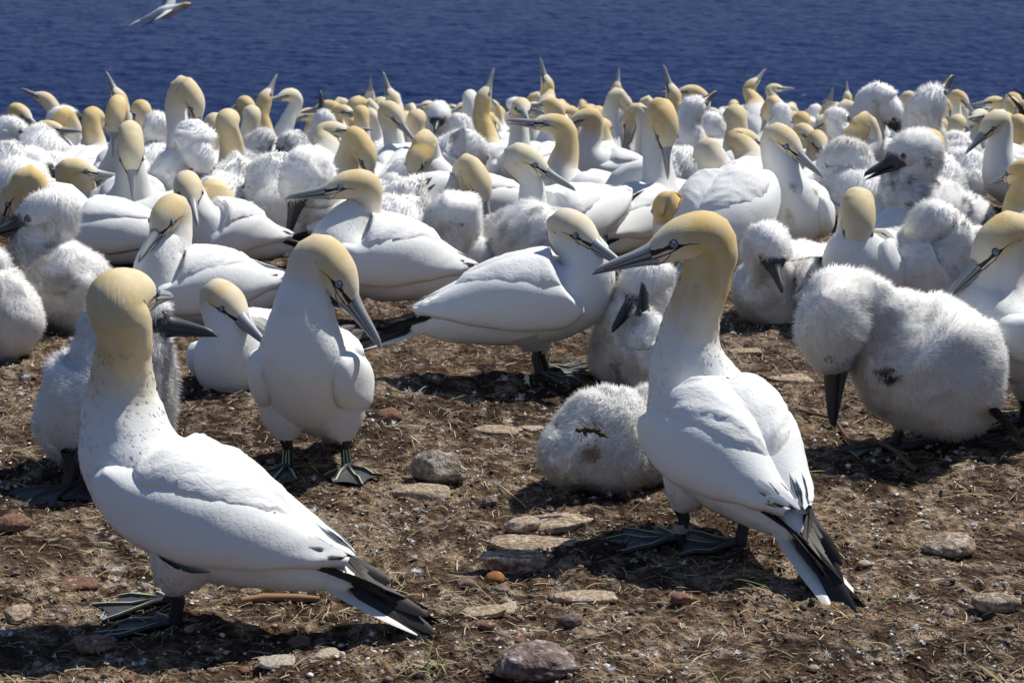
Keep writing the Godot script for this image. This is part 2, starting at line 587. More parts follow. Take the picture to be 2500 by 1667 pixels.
	put_stone(1010, 1642, 110, stone_mesh(27, 0.18, 0.35, tan0, tan1, 0.04, 15, 22), 0.18, 0.7, 0.41, 0.1, "tan slab beside the boulder with grass on it")
	put_stone(730, 1578, 60, stone_mesh(28, 0.4, 0.3, red0, gry0, 0.02), 0.4, 0.8, 0.15, 0.5, "small brown stone below the dark wingtips")
	put_stone(948, 1032, 66, stone_mesh(29, 0.6, 0.22, red0, red1, 0.0), 0.6, 0.8, 0.1, 0.3, "reddish brown cobble behind the bowing adult's tail", "", "cobble")
	put_stone(1215, 1064, 120, stone_mesh(30, 0.16, 0.3, tan0, tan1, 0.02, 15, 22), 0.16, 0.6, 0.41, 0.0, "flat tan stone between the bowing adult and the lying chick")
	put_stone(1300, 1056, 60, stone_mesh(31, 0.24, 0.3, tan1, gry1, 0.02), 0.24, 0.7, 0.41, 0.6, "small tan stone beside the lying chick")
	put_stone(1195, 1222, 46, stone_mesh(32, 0.6, 0.4, pur0, pur1, 0.02), 0.6, 0.8, 0.12, 0.6, "dark angular pebble in front of the lying chick", "", "pebble")
	put_stone(150, 1130, 62, stone_mesh(33, 0.3, 0.3, tan0, tan1, 0.1), 0.3, 0.8, 0.15, 0.6, "pale tan stone in front of the hidden chick's breast")
	put_stone(2010, 690, 120, stone_mesh(34, 0.2, 0.3, tan0, tan1, 0.06, 13, 20), 0.2, 0.7, 0.41, 0.6, "tan flat stone behind the stooping chick")
	put_stone(1820, 862, 90, stone_mesh(35, 0.2, 0.3, tan0, tan1, 0.1, 13, 20), 0.2, 0.7, 0.41, 0.2, "low tan stone by the stooping chick's bill")
	put_stone(1945, 935, 130, stone_mesh(36, 0.14, 0.35, tan0, tan1, 0.1, 13, 20), 0.14, 0.7, 0.41, 0.3, "thin tan slab under the stooping chick's bill")
	# pebbles scattered over the bare soil
	var kinds := []
	for k in 8:
		var cc: Array = [[red0, red1], [tan0, tan1], [pur0, pur1], [gry0, gry1]][k % 4]
		kinds.append(stone_mesh(50 + k, 0.55, 0.3, cc[0], cc[1], 0.02, 8, 11))
	var words := ["small reddish pebble", "small tan pebble", "small dark pebble", "small grey pebble"]
	for i in 150:
		var px := rng.randf_range(-20, 2520)
		var py := rng.randf_range(1000, 1680)
		if py < 1150 and px > 1500 and px < 1800:
			continue
		var w := rng.randf_range(9, 30) * (0.5 + py / 2400.0)
		put_stone(px, py, w, kinds[i % 8], 0.55, 0.9, 0.14, rng.randf() * TAU, words[i % 4] + " scattered on the bare soil", words[i % 4] + "s", "pebble")
# ------------------------------------------------------------------ litter on the soil
func scatter(called: String, mesh: Mesh, count: int, seed_: int, smin: float, smax: float, cols: Array, lift: float, tilt: float, dmax: float, clump := 0.0) -> void:
	var r := RandomNumberGenerator.new()
	r.seed = seed_
	var xf: Array[Transform3D] = []
	var cc: Array[Color] = []
	var tries := 0
	while xf.size() < count and tries < count * 6:
		tries += 1
		var t := r.randf()
		var d := 2.25 * pow(dmax / 2.25, pow(t, 0.8))
		var x := r.randf_range(-1, 1) * (0.27 * d + 0.25)
		var z := -d
		if clump > 0.0 and noise.get_noise_2d(x * 2.4 + seed_, z * 2.4) + 0.25 * noise.get_noise_2d(x * 9.0, z * 9.0 + seed_) < clump * r.randf_range(-0.5, 1.0):
			continue
		var s := r.randf_range(smin, smax)
		if r.randf() < 0.12:
			s *= 1.6
		var b := Basis(Vector3.UP, r.randf() * TAU) * Basis(Vector3.RIGHT, r.randf_range(-tilt, tilt)) * Basis(Vector3.BACK, r.randf_range(-tilt, tilt))
		xf.append(Transform3D(b.scaled(Vector3(s, s * r.randf_range(0.7, 1.2), s * r.randf_range(0.7, 1.2))), Vector3(x, gh(x, z) + lift * s, z)))
		var c: Color = cols[r.randi() % cols.size()]
		cc.append(c * r.randf_range(0.65, 1.25))
	var mm := MultiMesh.new()
	mm.transform_format = MultiMesh.TRANSFORM_3D
	mm.use_colors = true
	mm.mesh = mesh
	mm.instance_count = xf.size()
	for i in xf.size():
		mm.set_instance_transform(i, xf[i])
		mm.set_instance_color(i, cc[i])
	var o := MultiMeshInstance3D.new()
	o.name = called
	o.multimesh = mm
	o.material_override = M.litter
	add_child(o, true)
	o.set_meta("kind", "stuff")
	tag(o, "%s strewn over the brown soil between the birds" % called.replace("_", " "), "litter")

func straw_mesh(seed_: int, wide: float) -> ArrayMesh:
	var r := RandomNumberGenerator.new()
	r.seed = seed_
	var mb := MB.new()
	var p := Vector3(-0.5, 0, 0)
	var a := r.randf_range(-0.5, 0.5)
	var turn := r.randf_range(-0.12, 0.12)
	var pts := []
	var hw := []
	for i in 7:
		pts.append(p + Vector3(0, 0.06 * sin(PI * i / 6.0) + 0.02 * r.randf(), 0))
		hw.append(wide * (1.0 if i > 0 and i < 6 else 0.35))
		p += Vector3(cos(a), 0, sin(a)) / 6.0
		a += turn * r.randf_range(0.3, 1.4)
	blade(mb, pts, hw, Vector3(0.1, 0.2, 1), wide * 0.5, Color.WHITE, Color.WHITE)
	return mb.mesh()

func tuft_mesh(seed_: int, strands: int) -> ArrayMesh:
	# a loose ball of down: fine curved barbs from one point
	var r := RandomNumberGenerator.new()
	r.seed = seed_
	var mb := MB.new()
	for i in strands:
		var d := Vector3(r.randf_range(-1, 1), r.randf_range(-0.15, 1.0), r.randf_range(-1, 1)).normalized()
		var l := r.randf_range(0.5, 1.0)
		var side := d.cross(Vector3(r.randf() - 0.5, 1, r.randf() - 0.5)).normalized()
		var w := 0.05
		var bend := Vector3(r.randf_range(-0.3, 0.3), r.randf_range(-0.3, 0.1), r.randf_range(-0.3, 0.3))
		var c := Color(0.9, 0.9, 0.9) * r.randf_range(0.9, 1.08)
		var a := mb.add(side * w, c)
		var b := mb.add(-side * w, c)
		var e := mb.add(d * l * 0.6 + side * w * 0.8 + bend * 0.4, c)
		var f := mb.add(d * l * 0.6 - side * w * 0.8 + bend * 0.4, c)
		var g := mb.add(d * l + bend, c)
		mb.tri(a, b, e); mb.tri(b, f, e); mb.tri(e, f, g)
	return mb.mesh()

func build_litter() -> void:
	var straw := [Color(0.52, 0.42, 0.25), Color(0.38, 0.28, 0.17), Color(0.26, 0.18, 0.11), Color(0.13, 0.09, 0.06), Color(0.46, 0.35, 0.22), Color(0.60, 0.50, 0.33)]
	for k in 5:
		scatter("straw_litter", straw_mesh(100 + k, 0.026), 9000, 200 + k, 0.006, 0.026, straw, 0.06, 0.35, 8.0, 0.3)
	scatter("dry_stalks", straw_mesh(120, 0.010), 220, 230, 0.04, 0.10, [Color(0.5, 0.38, 0.2), Color(0.38, 0.27, 0.14)], 0.02, 0.12, 6.5, 0.3)
	scatter("green_blades", straw_mesh(121, 0.016), 140, 231, 0.03, 0.07, [Color(0.16, 0.19, 0.05), Color(0.28, 0.28, 0.09)], 0.1, 0.5, 5.0, 0.6)
	for k in 3:
		var m := stone_mesh(80 + k, 0.7, 0.5, Color(1, 1, 1), Color(0.75, 0.75, 0.75), 0.0, 5, 6)
		scatter("soil_crumbs", m, 6000, 300 + k, 0.0010, 0.0042, [Color(0.13, 0.09, 0.065), Color(0.21, 0.155, 0.115), Color(0.10, 0.068, 0.05), Color(0.30, 0.23, 0.17)], 0.25, 0.6, 7.5, 0.2)
	scatter("pale_chips", stone_mesh(90, 0.5, 0.5, Color(1, 1, 1), Color(0.9, 0.9, 0.9), 0.0, 5, 6), 5200, 320, 0.0012, 0.0040, [Color(0.62, 0.58, 0.52), Color(0.5, 0.4, 0.3), Color(0.7, 0.68, 0.66)], 0.3, 0.5, 7.5, 0.2)
	scatter("down_wisps", tuft_mesh(70, 26), 2400, 330, 0.004, 0.010, [Color(0.85, 0.85, 0.86)], 0.1, 0.8, 7.5, 0.35)
	# loose balls of moulted down one can point at
	var tufts := []
	for k in 5:
		tufts.append(tuft_mesh(400 + k, 150))
	var spots := [[1018, 1402, 40], [282, 1385, 44], [278, 1316, 30], [1022, 1246, 34], [262, 1240, 22], [985, 1555, 16], [1235, 1292, 18], [830, 1490, 16], [1085, 1140, 30], [1145, 1148, 30], [1270, 985, 30], [1245, 1020, 26], [2268, 1092, 34], [2085, 1165, 30], [1745, 795, 24], [1820, 775, 22], [1545, 1535, 20], [62, 920, 30], [50, 975, 24], [420, 846, 22], [850, 1278, 16], [745, 1328, 18], [2380, 1292, 26], [1690, 1600, 18], [2240, 1410, 16], [470, 1562, 16], [960, 1350, 18], [1060, 965, 24], [1180, 1000, 20], [2050, 1250, 22]]
	for i in spots.size():
		var s: Array = spots[i]
		var g := on_ground(s[0], s[1])
		var o := MeshInstance3D.new()
		o.name = numbered("down_tuft")
		o.mesh = tufts[i % 5]
		o.material_override = M.down
		var r: float = s[2] * 0.5 * (g - CAM).dot(fwd_v) / F
		o.scale = Vector3(r, r * 0.8, r)
		o.rotation.y = i * 1.3
		o.position = Vector3(g.x, gh(g.x, g.z) - 0.0015, g.z)
		add_child(o)
		tag(o, "loose tuft of moulted white down lying on the soil", "feather", "moulted down tufts on the soil")
	# a few larger things lying about
	var twig := MB.new()
	var a := on_ground(1955, 1005)
	var b := on_ground(2235, 1160)
	var pts := []
	var rad := []
	for i in 13:
		var t := i / 12.0
		var p := a.lerp(b, t)
		pts.append(Vector3(p.x, gh(p.x, p.z) + 0.009 + 0.012 * sin(t * 7.0) * sin(t * 7.0), p.z) + Vector3(0.008 * sin(t * 9.0), 0, 0.006 * sin(t * 14.0)) - a)
		rad.append(lerpf(0.0028, 0.0052, t))
	tube(twig, pts, rad, Color(0.13, 0.075, 0.045), 6)
	var th := thing("twig", a, "long bent brown twig lying before the stooping chick", "twig")
	part(twig, "stem", M.litter, th)
	var bark := MB.new()
	var c0 := on_ground(590, 1475)
	var c1 := on_ground(780, 1472)
	tube(bark, [Vector3.ZERO, (c1 - c0) * 0.3 + Vector3(0, 0.004, 0), (c1 - c0) * 0.7 + Vector3(0, 0.003, 0), c1 - c0], [0.005, 0.0065, 0.006, 0.0045], Color(0.30, 0.17, 0.09), 7)
	var th2 := thing("stick", Vector3(c0.x, gh(c0.x, c0.z) + 0.006, c0.z), "short tan stick lying behind the webbed feet", "stick")
	part(bark, "stem", M.litter, th2)
	# moulted curled white feather and the grass tuft by the boulder
	for s in [[1020, 966, 40, 0.9, "curled white moulted feather behind the flat tan stone"], [962, 1046, 34, 0.1, "small white moulted feather beside the reddish brown cobble"], [1292, 955, 46, 1.8, "ragged white moulted feather before the standing adult's shadow"]]:
		var g := on_ground(s[0], s[1])
		var l: float = s[2] * (g - CAM).dot(fwd_v) / F
		var mb := MB.new()
		var dirv := Vector3(cos(s[3]), 0, -sin(s[3])) * l
		blade(mb, [Vector3.ZERO, dirv * 0.3 + Vector3(0, l * 0.22, 0), dirv * 0.7 + Vector3(0, l * 0.34, 0), dirv + Vector3(0, l * 0.25, 0)], [l * 0.05, l * 0.22, l * 0.2, l * 0.02], Vector3(0.4, 0.5, 1), 0.001, Color(0.8, 0.79, 0.76), Color(0.82, 0.82, 0.82))
		var f := thing("moulted_feather", Vector3(g.x, gh(g.x, g.z) + 0.001, g.z), s[4], "feather")
		part(mb, "vane", M.down, f)
	var gt := on_ground(1035, 1640)
	var gb := MB.new()
	for i in 26:
		var d := Vector3(rng.randf_range(-1, 1), 0, rng.randf_range(-1, 1)) * 0.045
		var st := Vector3(rng.randf_range(-1, 1) * 0.03, 0, rng.randf_range(-1, 1) * 0.02)
		var hgt := rng.randf_range(0.006, 0.022)
		blade(gb, [st, st + d * 0.4 + Vector3(0, hgt, 0), st + d + Vector3(0, hgt * 0.6, 0)], [0.0012, 0.0011, 0.0003], Vector3(d.z, 0.02, -d.x), 0.0004, Color(0.24, 0.22, 0.10), Color(0.42, 0.36, 0.20))
	var tuft := thing("grass_tuft", Vector3(gt.x, gh(gt.x, gt.z), gt.z), "sparse tuft of flattened green and yellow grass beside the boulder", "grass")
	part(gb, "blades", M.litter, tuft)
# ------------------------------------------------------------------ birds: a spine with rings, from tail to bill base
class Spine:
	var p: Array = []        # control points
	var w: Array = []        # half width
	var ht: Array = []       # half height, back side
	var hb: Array = []       # half height, belly side
	var yaw: Array = []      # heading of the side vector, degrees, unwrapped
	func put(pos: Vector3, a: float, b: float, c: float, y: float) -> void:
		p.append(pos); w.append(a); ht.append(b); hb.append(c); yaw.append(y)
	static func cr(a: float, b: float, c: float, d: float, t: float) -> float:
		var t2 := t * t
		var t3 := t2 * t
		return 0.5 * (2.0 * b + (c - a) * t + (2.0 * a - 5.0 * b + 4.0 * c - d) * t2 + (3.0 * b - a - 3.0 * c + d) * t3)
	static func cv(a: Vector3, b: Vector3, c: Vector3, d: Vector3, t: float) -> Vector3:
		# centripetal Catmull-Rom in Barry-Goldman form, so that uneven joints do not loop
		var k1 := maxf(sqrt((b - a).length()), 1e-4)
		var k2 := maxf(sqrt((c - b).length()), 1e-4)
		var k3 := maxf(sqrt((d - c).length()), 1e-4)
		var t1 := k1
		var t2 := t1 + k2
		var t3 := t2 + k3
		var x := t1 + t * k2
		var a1 := a * ((t1 - x) / t1) + b * (x / t1)
		var a2 := b * ((t2 - x) / k2) + c * ((x - t1) / k2)
		var a3 := c * ((t3 - x) / k3) + d * ((x - t2) / k3)
		var b1 := a1 * ((t2 - x) / t2) + a2 * (x / t2)
		var b2 := a2 * ((t3 - x) / (t3 - t1)) + a3 * ((x - t1) / (t3 - t1))
		return b1 * ((t2 - x) / k2) + b2 * ((x - t1) / k2)
	func pos(t: float) -> Vector3:
		var n := p.size()
		var i := clampi(int(floor(t)), 0, n - 2)
		var f := t - i
		var a: Vector3 = p[i - 1] if i > 0 else p[0] * 2.0 - p[1]
		var d: Vector3 = p[i + 2] if i + 2 < n else p[n - 1] * 2.0 - p[n - 2]
		return cv(a, p[i], p[i + 1], d, f)
	func val(a: Array, t: float) -> float:
		var n := a.size()
		var i := clampi(int(floor(t)), 0, n - 2)
		var f := t - i
		return maxf(0.001, cr(a[maxi(i - 1, 0)], a[i], a[i + 1], a[mini(i + 2, n - 1)], f))
	func linval(a: Array, t: float) -> float:
		var i := clampi(int(floor(t)), 0, a.size() - 2)
		return lerpf(a[i], a[i + 1], smoothstep(0.0, 1.0, t - i))
	# [centre, forward, right, back, half width, half height up, half height down]
	func frame(t: float) -> Array:
		var c := pos(t)
		var e := 0.02
		var T := (pos(minf(t + e, p.size() - 1.0)) - pos(maxf(t - e, 0.0))).normalized()
		var a := deg_to_rad(linval(yaw, t))
		var fh := Vector3(cos(a), 0, -sin(a))
		var s := fh.cross(Vector3.UP)
		s = (s - T * s.dot(T)).normalized()
		var u := s.cross(T).normalized()
		return [c, T, s, u, val(w, t), val(ht, t), val(hb, t)]

func spine_point(fr: Array, phi: float, off: float) -> Vector3:
	# phi from the back (0) round by the right side
	var h: float = fr[5] if cos(phi) > 0 else fr[6]
	return fr[0] + fr[2] * ((fr[4] + off) * sin(phi)) + fr[3] * ((h + off) * cos(phi))

func skin_mesh(sp: Spine, steps: float, segs: int, root: Vector3, colour: Callable, bump: Callable, uvlen := 12.0) -> MB:
	var mb := MB.new()
	var last := float(sp.p.size() - 1)
	var rows := int(last * steps) + 1
	var prev := sp.pos(0.0)
	var along := 0.0
	# a closing point at the tail
	var ts := []
	for i in rows:
		ts.append(last * i / (rows - 1))
	for i in rows + 2:
		var cap := i == 0 or i == rows + 1
		var t: float = ts[clampi(i - 1, 0, rows - 1)]
		var fr := sp.frame(t)
		along += (fr[0] - prev).length()
		prev = fr[0]
		for j in segs + 1:
			var phi := TAU * j / segs + PI
			var q: Vector3
			if cap:
				q = fr[0] + fr[1] * (0.3 * fr[4] * (1 if i > 0 else -1))
			else:
				q = spine_point(fr, phi, 0.0)
				q += (q - fr[0]).normalized() * float(bump.call(q, t, phi))
			mb.add(q - root, colour.call(t, phi, q), Vector2(float(j) / segs * 2.0, along * uvlen / 3.0))
	mb.grid(segs + 1, rows + 2, 0)
	for i in rows + 2:
		mb.seams.append(i * (segs + 1)); mb.seams.append(i * (segs + 1) + segs)
	return mb

func ribbon(mb: MB, sp: Spine, pts: Array, root: Vector3, off: float, col: Color) -> void:
	# pts: [t, phi in degrees, half width in metres] along the skin
	var base := mb.v.size()
	var q := []
	var nn := []
	for e in pts:
		var fr := sp.frame(e[0])
		var ph := deg_to_rad(e[1])
		q.append(spine_point(fr, ph, off))
		nn.append((spine_point(fr, ph, off + 0.01) - spine_point(fr, ph, off)).normalized())
	for i in q.size():
		var t: Vector3 = (q[mini(i + 1, q.size() - 1)] - q[maxi(i - 1, 0)]).normalized()
		var s: Vector3 = t.cross(nn[i]).normalized() * float(pts[i][2])
		mb.add(q[i] - s - nn[i] * 0.0012 - root, col)
		mb.add(q[i] - root, col)
		mb.add(q[i] + s - nn[i] * 0.0012 - root, col)
	mb.grid(3, q.size(), base)

func yaw_of(v: Vector3) -> float:
	return rad_to_deg(atan2(-v.z, v.x))

func near_turn(from: float, to: float) -> float:
	return from + wrapf(to - from, -180.0, 180.0)

# bill: upper and lower halves, dark line between, grooves along the side
func make_bill(root: Node3D, at: Vector3, f: Vector3, s: Vector3, u: Vector3, L: float, k: float, gape: float, chick: bool, lod: int) -> void:
	var col := Color(0.33, 0.345, 0.36)
	var dark := Color(0.012, 0.012, 0.014)
	if chick:
		col = Color(0.052, 0.053, 0.057)
	var top := [[0.0, 0.0196], [0.06, 0.0176], [0.16, 0.0152], [0.35, 0.0125], [0.62, 0.0098], [0.85, 0.0062], [0.96, 0.0020], [1.0, -0.0035]]
	var bot := [[0.0, -0.0198], [0.07, -0.0178], [0.16, -0.0152], [0.4, -0.0112], [0.7, -0.0075], [0.92, -0.0045], [1.0, -0.0038]]
	var wid := [[0.0, 0.0192], [0.06, 0.0172], [0.16, 0.0140], [0.4, 0.0095], [0.7, 0.0066], [0.9, 0.0042], [1.0, 0.0008]]
	if chick:
		top = [[0.0, 0.0185], [0.08, 0.0160], [0.2, 0.0132], [0.5, 0.0105], [0.8, 0.0072], [0.94, 0.0030], [1.0, -0.0040]]
	var rows := 13 if lod == 0 else (8 if lod == 1 else 5)
	var mouth := -0.0030
	for half in 2:
		var mb := MB.new()
		var ff := f
		var uu := u
		if half == 1 and gape > 0.0:
			ff = f.rotated(s, -deg_to_rad(gape)); uu = u.rotated(s, -deg_to_rad(gape))
		var segs := 8
		for i in rows:
			var x := pow(float(i) / (rows - 1), 0.9)
			var w := keyed(wid, x) * k
			var y0 := mouth * (1.0 - 0.1 * x) * k
			var y1 := (keyed(top, x) if half == 0 else keyed(bot, x)) * k
			if half == 0:
				y0 += 0.00045 * k
				y1 = maxf(y1, y0 + 0.0003) if x < 0.97 else y1
			else:
				y0 -= 0.00045 * k
			for j in segs + 1:
				var a := PI * j / segs
				var cx := cos(a) * w
				var cy := y0 + (y1 - y0) * pow(sin(a), 0.75)
				mb.add(at + ff * (x * L - 0.008 * k) + s * cx + uu * cy, col * (1.0 if x < 0.93 else 0.8), Vector2(float(j) / segs, x))
			mb.add(at + ff * (x * L - 0.008 * k) + s * w + uu * y0, dark)
		mb.grid(segs + 2, rows, 0)
		var o := part(mb, "upper_bill" if half == 0 else "lower_bill", M.bill, root)
		if lod <= 1 and not chick:
			var lb := MB.new()
			for side in [-1, 1]:
				for g in ([[0.50, 0.0008], [0.06, 0.0007]] if half == 0 else [[0.62, 0.0006]]):
					var pts := []
					var hw := []
					for i in 9:
						var x := lerpf(0.03, 0.82 if half == 0 else 0.6, i / 8.0)
						var w := keyed(wid, x) * k
						var y0 := mouth * k
						var y1 := (keyed(top, x) if half == 0 else keyed(bot, x)) * k
						var h: float = g[0] * (1.0 - 0.35 * x)
						var a := asin(pow(h, 1.0 / 0.75))
						pts.append(at + ff * (x * L - 0.008 * k) + s * (cos(a) * w * side * 1.012) + uu * (y0 + (y1 - y0) * h))
						hw.append(g[1] * (1.0 - 0.5 * x))
					blade(lb, pts, hw, u, 0.0004, dark, dark)
			part(lb, "groove", M.skin, o)

func make_eye(root: Node3D, at: Vector3, nrm: Vector3, f: Vector3, r: float, chick: bool) -> void:
	var mb := MB.new()
	var a := (f - nrm * f.dot(nrm)).normalized()
	var b := nrm.cross(a)
	var rings := [[0.0, 0.46, Color(0.004, 0.004, 0.005)], [0.26, 0.44, Color(0.004, 0.004, 0.005)], [0.30, 0.43, Color(0.30, 0.33, 0.34)], [0.66, 0.28, Color(0.32, 0.36, 0.38)], [0.72, 0.24, Color(0.06, 0.10, 0.17)], [0.98, 0.08, Color(0.12, 0.17, 0.24)], [1.18, -0.05, Color(0.012, 0.012, 0.014)], [1.3, -0.3, Color(0.012, 0.012, 0.014)]]
	if chick:
		rings = [[0.0, 0.4, Color(0.003, 0.003, 0.003)], [0.5, 0.32, Color(0.01, 0.01, 0.012)], [0.8, 0.1, Color(0.03, 0.03, 0.04)], [1.2, -0.2, Color(0.05, 0.05, 0.055)]]
	var segs := 14
	for e in rings:
		for j in segs + 1:
			var t := TAU * j / segs
			mb.add(at + (a * cos(t) + b * sin(t)) * (r * e[0]) + nrm * (r * e[1]), e[2])
	mb.grid(segs + 1, rings.size(), 0)
	# the rings run inwards out, so the face may be turned: fix by normals
	mb.normals()
	fix_out(mb, at - nrm * r * 3.0)
	part(mb, "eye", M.eye, root)

# webbed foot: four toes joined by skin
func make_leg(root: Node3D, hip: Vector3, foot: Vector3, yaw: float, base: Vector3, k: float, lod: int, pale := 0.0) -> void:
	var dark := Color(0.028, 0.027, 0.028)
	var F_ := yawdir(yaw)
	var S := F_.cross(Vector3.UP)
	var ank := foot + Vector3(0, 0.013 * k, 0) - F_ * 0.012 * k
	var mb := MB.new()
	var knee := hip.lerp(ank, 0.5) - F_ * 0.008 * k
	tube(mb, [hip - base, knee - base, ank.lerp(knee, 0.3) - base, ank - base, foot - F_ * 0.014 * k + Vector3(0, 0.004, 0) - base], [0.0125 * k, 0.0095 * k, 0.0088 * k, 0.0100 * k, 0.007 * k], dark, 8)
	if lod == 0:
		for e in [-0.005, 0.0, 0.005]:
			blade(mb, [knee + F_ * 0.0085 * k + S * e - base, ank + F_ * 0.0095 * k + S * e * 1.3 - base], [0.0010 * k, 0.0012 * k], S, 0.0008, Color(0.36, 0.45, 0.22), Color(0.42, 0.52, 0.26))
	var leg := part(mb, "leg", M.foot, root)
	var web := MB.new()
	var toes := [[-62.0, 0.052], [-27.0, 0.088], [4.0, 0.098], [33.0, 0.084]]
	var lines := []
	for e in toes:
		var d := F_.rotated(Vector3.UP, deg_to_rad(e[0]))
		var pts := []
		for i in 5:
			var t := i / 4.0
			var q: Vector3 = ank.lerp(foot + d * float(e[1]) * k, t)
			var gy := gh(q.x, q.z)
			q.y = lerpf(ank.y, gy + 0.0045 * k, sm(0.0, 0.45, t)) + 0.004 * k * sin(PI * t)
			pts.append(q - base)
		lines.append(pts)
	for side in 2:
		for a in 3:
			var b0 := web.v.size()
			for i in 5:
				for j in 5:
					var t := j / 4.0
					var p0: Vector3 = lines[a][i]
					var p1: Vector3 = lines[a + 1][i]
					var q := p0.lerp(p1, t)
					q += (-(lines[a][4] - lines[a][0]) * 0.5 - (lines[a + 1][4] - lines[a + 1][0]) * 0.5) * 0.16 * sin(PI * t) * (i / 4.0) * (i / 4.0)
					q.y -= 0.002 * k * sin(PI * t) * (i / 4.0) + side * 0.0012
					web.add(q, Color(0.060, 0.062, 0.068).lerp(Color(0.3, 0.3, 0.28), pale), Vector2(t, i))
			web.grid(5, 5, b0)
	part(web, "web", M.foot, leg)
	for l in lines:
		var tm := MB.new()
		var rr := [0.0060 * k, 0.0042 * k, 0.0036 * k, 0.0034 * k, 0.0016 * k]
		tube(tm, l, rr, Color(0.045, 0.046, 0.045), 6)
		if lod == 0:
			var st := []
			for q in l:
				st.append(q + Vector3(0, 0.0034 * k, 0))
			blade(tm, st, [0.0016 * k, 0.0017 * k, 0.0016 * k, 0.0015 * k, 0.0010 * k], S, 0.0009 * k, Color(0.42, 0.52, 0.26), Color(0.50, 0.55, 0.38))
		part(tm, "toe", M.foot, leg)

# ---- adult gannet. o: TB BC BR NB (tail base, body centre, breast, neck base), W neck way points, HD head centre,
#      f bill direction, k size, lod, label, group, feet [..], gape, drop (hanging wing), hyaw
func adult(o: Dictionary) -> Node3D:
	var k: float = o.get("k", 1.0)
	var lod: int = o.get("lod", 0)
	var TB: Vector3 = o.TB
	var BC: Vector3 = o.BC
	var BR: Vector3 = o.BR
	var NB: Vector3 = o.NB
	var HD: Vector3 = o.HD
	var f: Vector3 = o.f.normalized()
	var base: Vector3 = o.base
	var root := thing("gannet", base, o.label, "gannet", o.get("group", ""))
	var byaw: float = o.get("byaw", yaw_of(BR - TB))
	var hflat := Vector3(f.x, 0, f.z)
	var hyaw: float = near_turn(byaw, o.get("hyaw", yaw_of(hflat) if hflat.length() > 0.25 else byaw))
	var hs := yawdir(hyaw).cross(Vector3.UP)
	hs = (hs - f * hs.dot(f)).normalized()
	var hu := hs.cross(f)
	var fat: float = o.get("fat", 1.0) * k
	var nk: float = o.get("neck", 1.0) * k
	var sp := Spine.new()
	var axis := (BC - TB).normalized()
	sp.put(TB - axis * 0.07 * k, 0.016 * k, 0.013 * k, 0.013 * k, byaw)
	sp.put(TB, 0.052 * fat, 0.044 * fat, 0.046 * fat, byaw)
	sp.put(BC, 0.086 * fat, 0.076 * fat, 0.084 * fat, byaw)
	sp.put(BR, 0.080 * fat, 0.074 * fat, 0.080 * fat, byaw)
	sp.put(NB, 0.054 * nk, 0.054 * nk, 0.058 * nk, lerpf(byaw, hyaw, 0.1))
	var W: Array = o.get("W", [])
	for i in W.size():
		var t := (i + 1.0) / (W.size() + 1.0)
		var r := lerpf(0.042, 0.0365, sm(0.0, 0.7, t)) * nk
		sp.put(W[i], r, r * 1.04, r * 1.04, lerpf(byaw, hyaw, 0.1 + 0.85 * t))
	var iH := sp.p.size()
	sp.put(HD - f * 0.034 * k - hu * 0.010 * k, 0.0385 * k, 0.0400 * k, 0.0370 * k, hyaw)
	sp.put(HD, 0.0380 * k, 0.0350 * k, 0.0330 * k, hyaw)
	sp.put(HD + f * 0.032 * k - hu * 0.004 * k, 0.0290 * k, 0.0262 * k, 0.0245 * k, hyaw)
	sp.put(HD + f * 0.056 * k - hu * 0.009 * k, 0.0172 * k, 0.0166 * k, 0.0172 * k, hyaw)
	# arc length back from the head for the buff of head and neck
	var last := sp.p.size() - 1
	var dist := []
	dist.resize(last + 1)
	dist[last] = 0.0
	for i in range(last - 1, -1, -1):
		dist[i] = dist[i + 1] + (sp.p[i + 1] - sp.p[i]).length()
	var buff := Color(0.645, 0.468, 0.18)
	var tone: float = o.get("tone", 0.0) + 0.35 * sin(hash(o.label) * 0.37 + base.x * 9.0) - 0.03
	if tone > 0.0:
		buff = buff.lerp(Color(0.66, 0.44, 0.12), minf(tone, 1.0))
	else:
		buff = buff.lerp(Color(0.71, 0.66, 0.47), minf(-tone * 1.4, 1.0))
	var white := Color(0.80, 0.80, 0.785)
	var pale := Color(0.77, 0.735, 0.61)
	var dirt: float = o.get("dirt", 0.0)
	var reach: float = o.get("reach", 0.17) * k
	var colour := func(t: float, phi: float, q: Vector3) -> Color:
		var i := clampi(int(t), 0, last - 1)
		var dd: float = lerpf(dist[i], dist[i + 1], t - i)
		var nz := noise.get_noise_3dv(q * 14.0)
		var kk := 1.0 - sm(reach - 0.075 * k, reach + 0.065 * k, dd + 0.035 * k * nz)
		kk *= 0.86 + 0.3 * noise.get_noise_3dv(q * 31.0)
		var c := white
		if kk > 0.001:
			var face := 1.0 - sm(0.015 * k, 0.075 * k, dd)
			var b := buff.lerp(pale, 0.66 * face)
			# throat and chin stay whiter
			var throat := sm(0.25, 0.85, -cos(phi)) * (1.0 - sm(0.05 * k, 0.14 * k, dd))
			b = b.lerp(Color(0.78, 0.74, 0.64), 0.75 * throat)
			c = white.lerp(b, kk)
		c.a = 1.0 if t < iH - 1.2 else 0.5
		if dirt > 0.0 and t < iH - 1:
			var m := noise.get_noise_3dv(q * 22.0 + Vector3(3, 1, 7))
			c = c.lerp(Color(0.28, 0.22, 0.15, c.a), dirt * sm(0.12, 0.5, m) * sm(0.1, 0.7, -cos(phi) + 0.35))
		return c
	var amp := 0.0016 * k if lod == 0 else 0.001 * k
	var bump := func(q: Vector3, t: float, phi: float) -> float:
		if t > iH - 0.5:
			return 0.0
		return amp * noise.get_noise_3dv(q * 55.0) + 0.004 * k * noise.get_noise_3dv(q * 13.0)
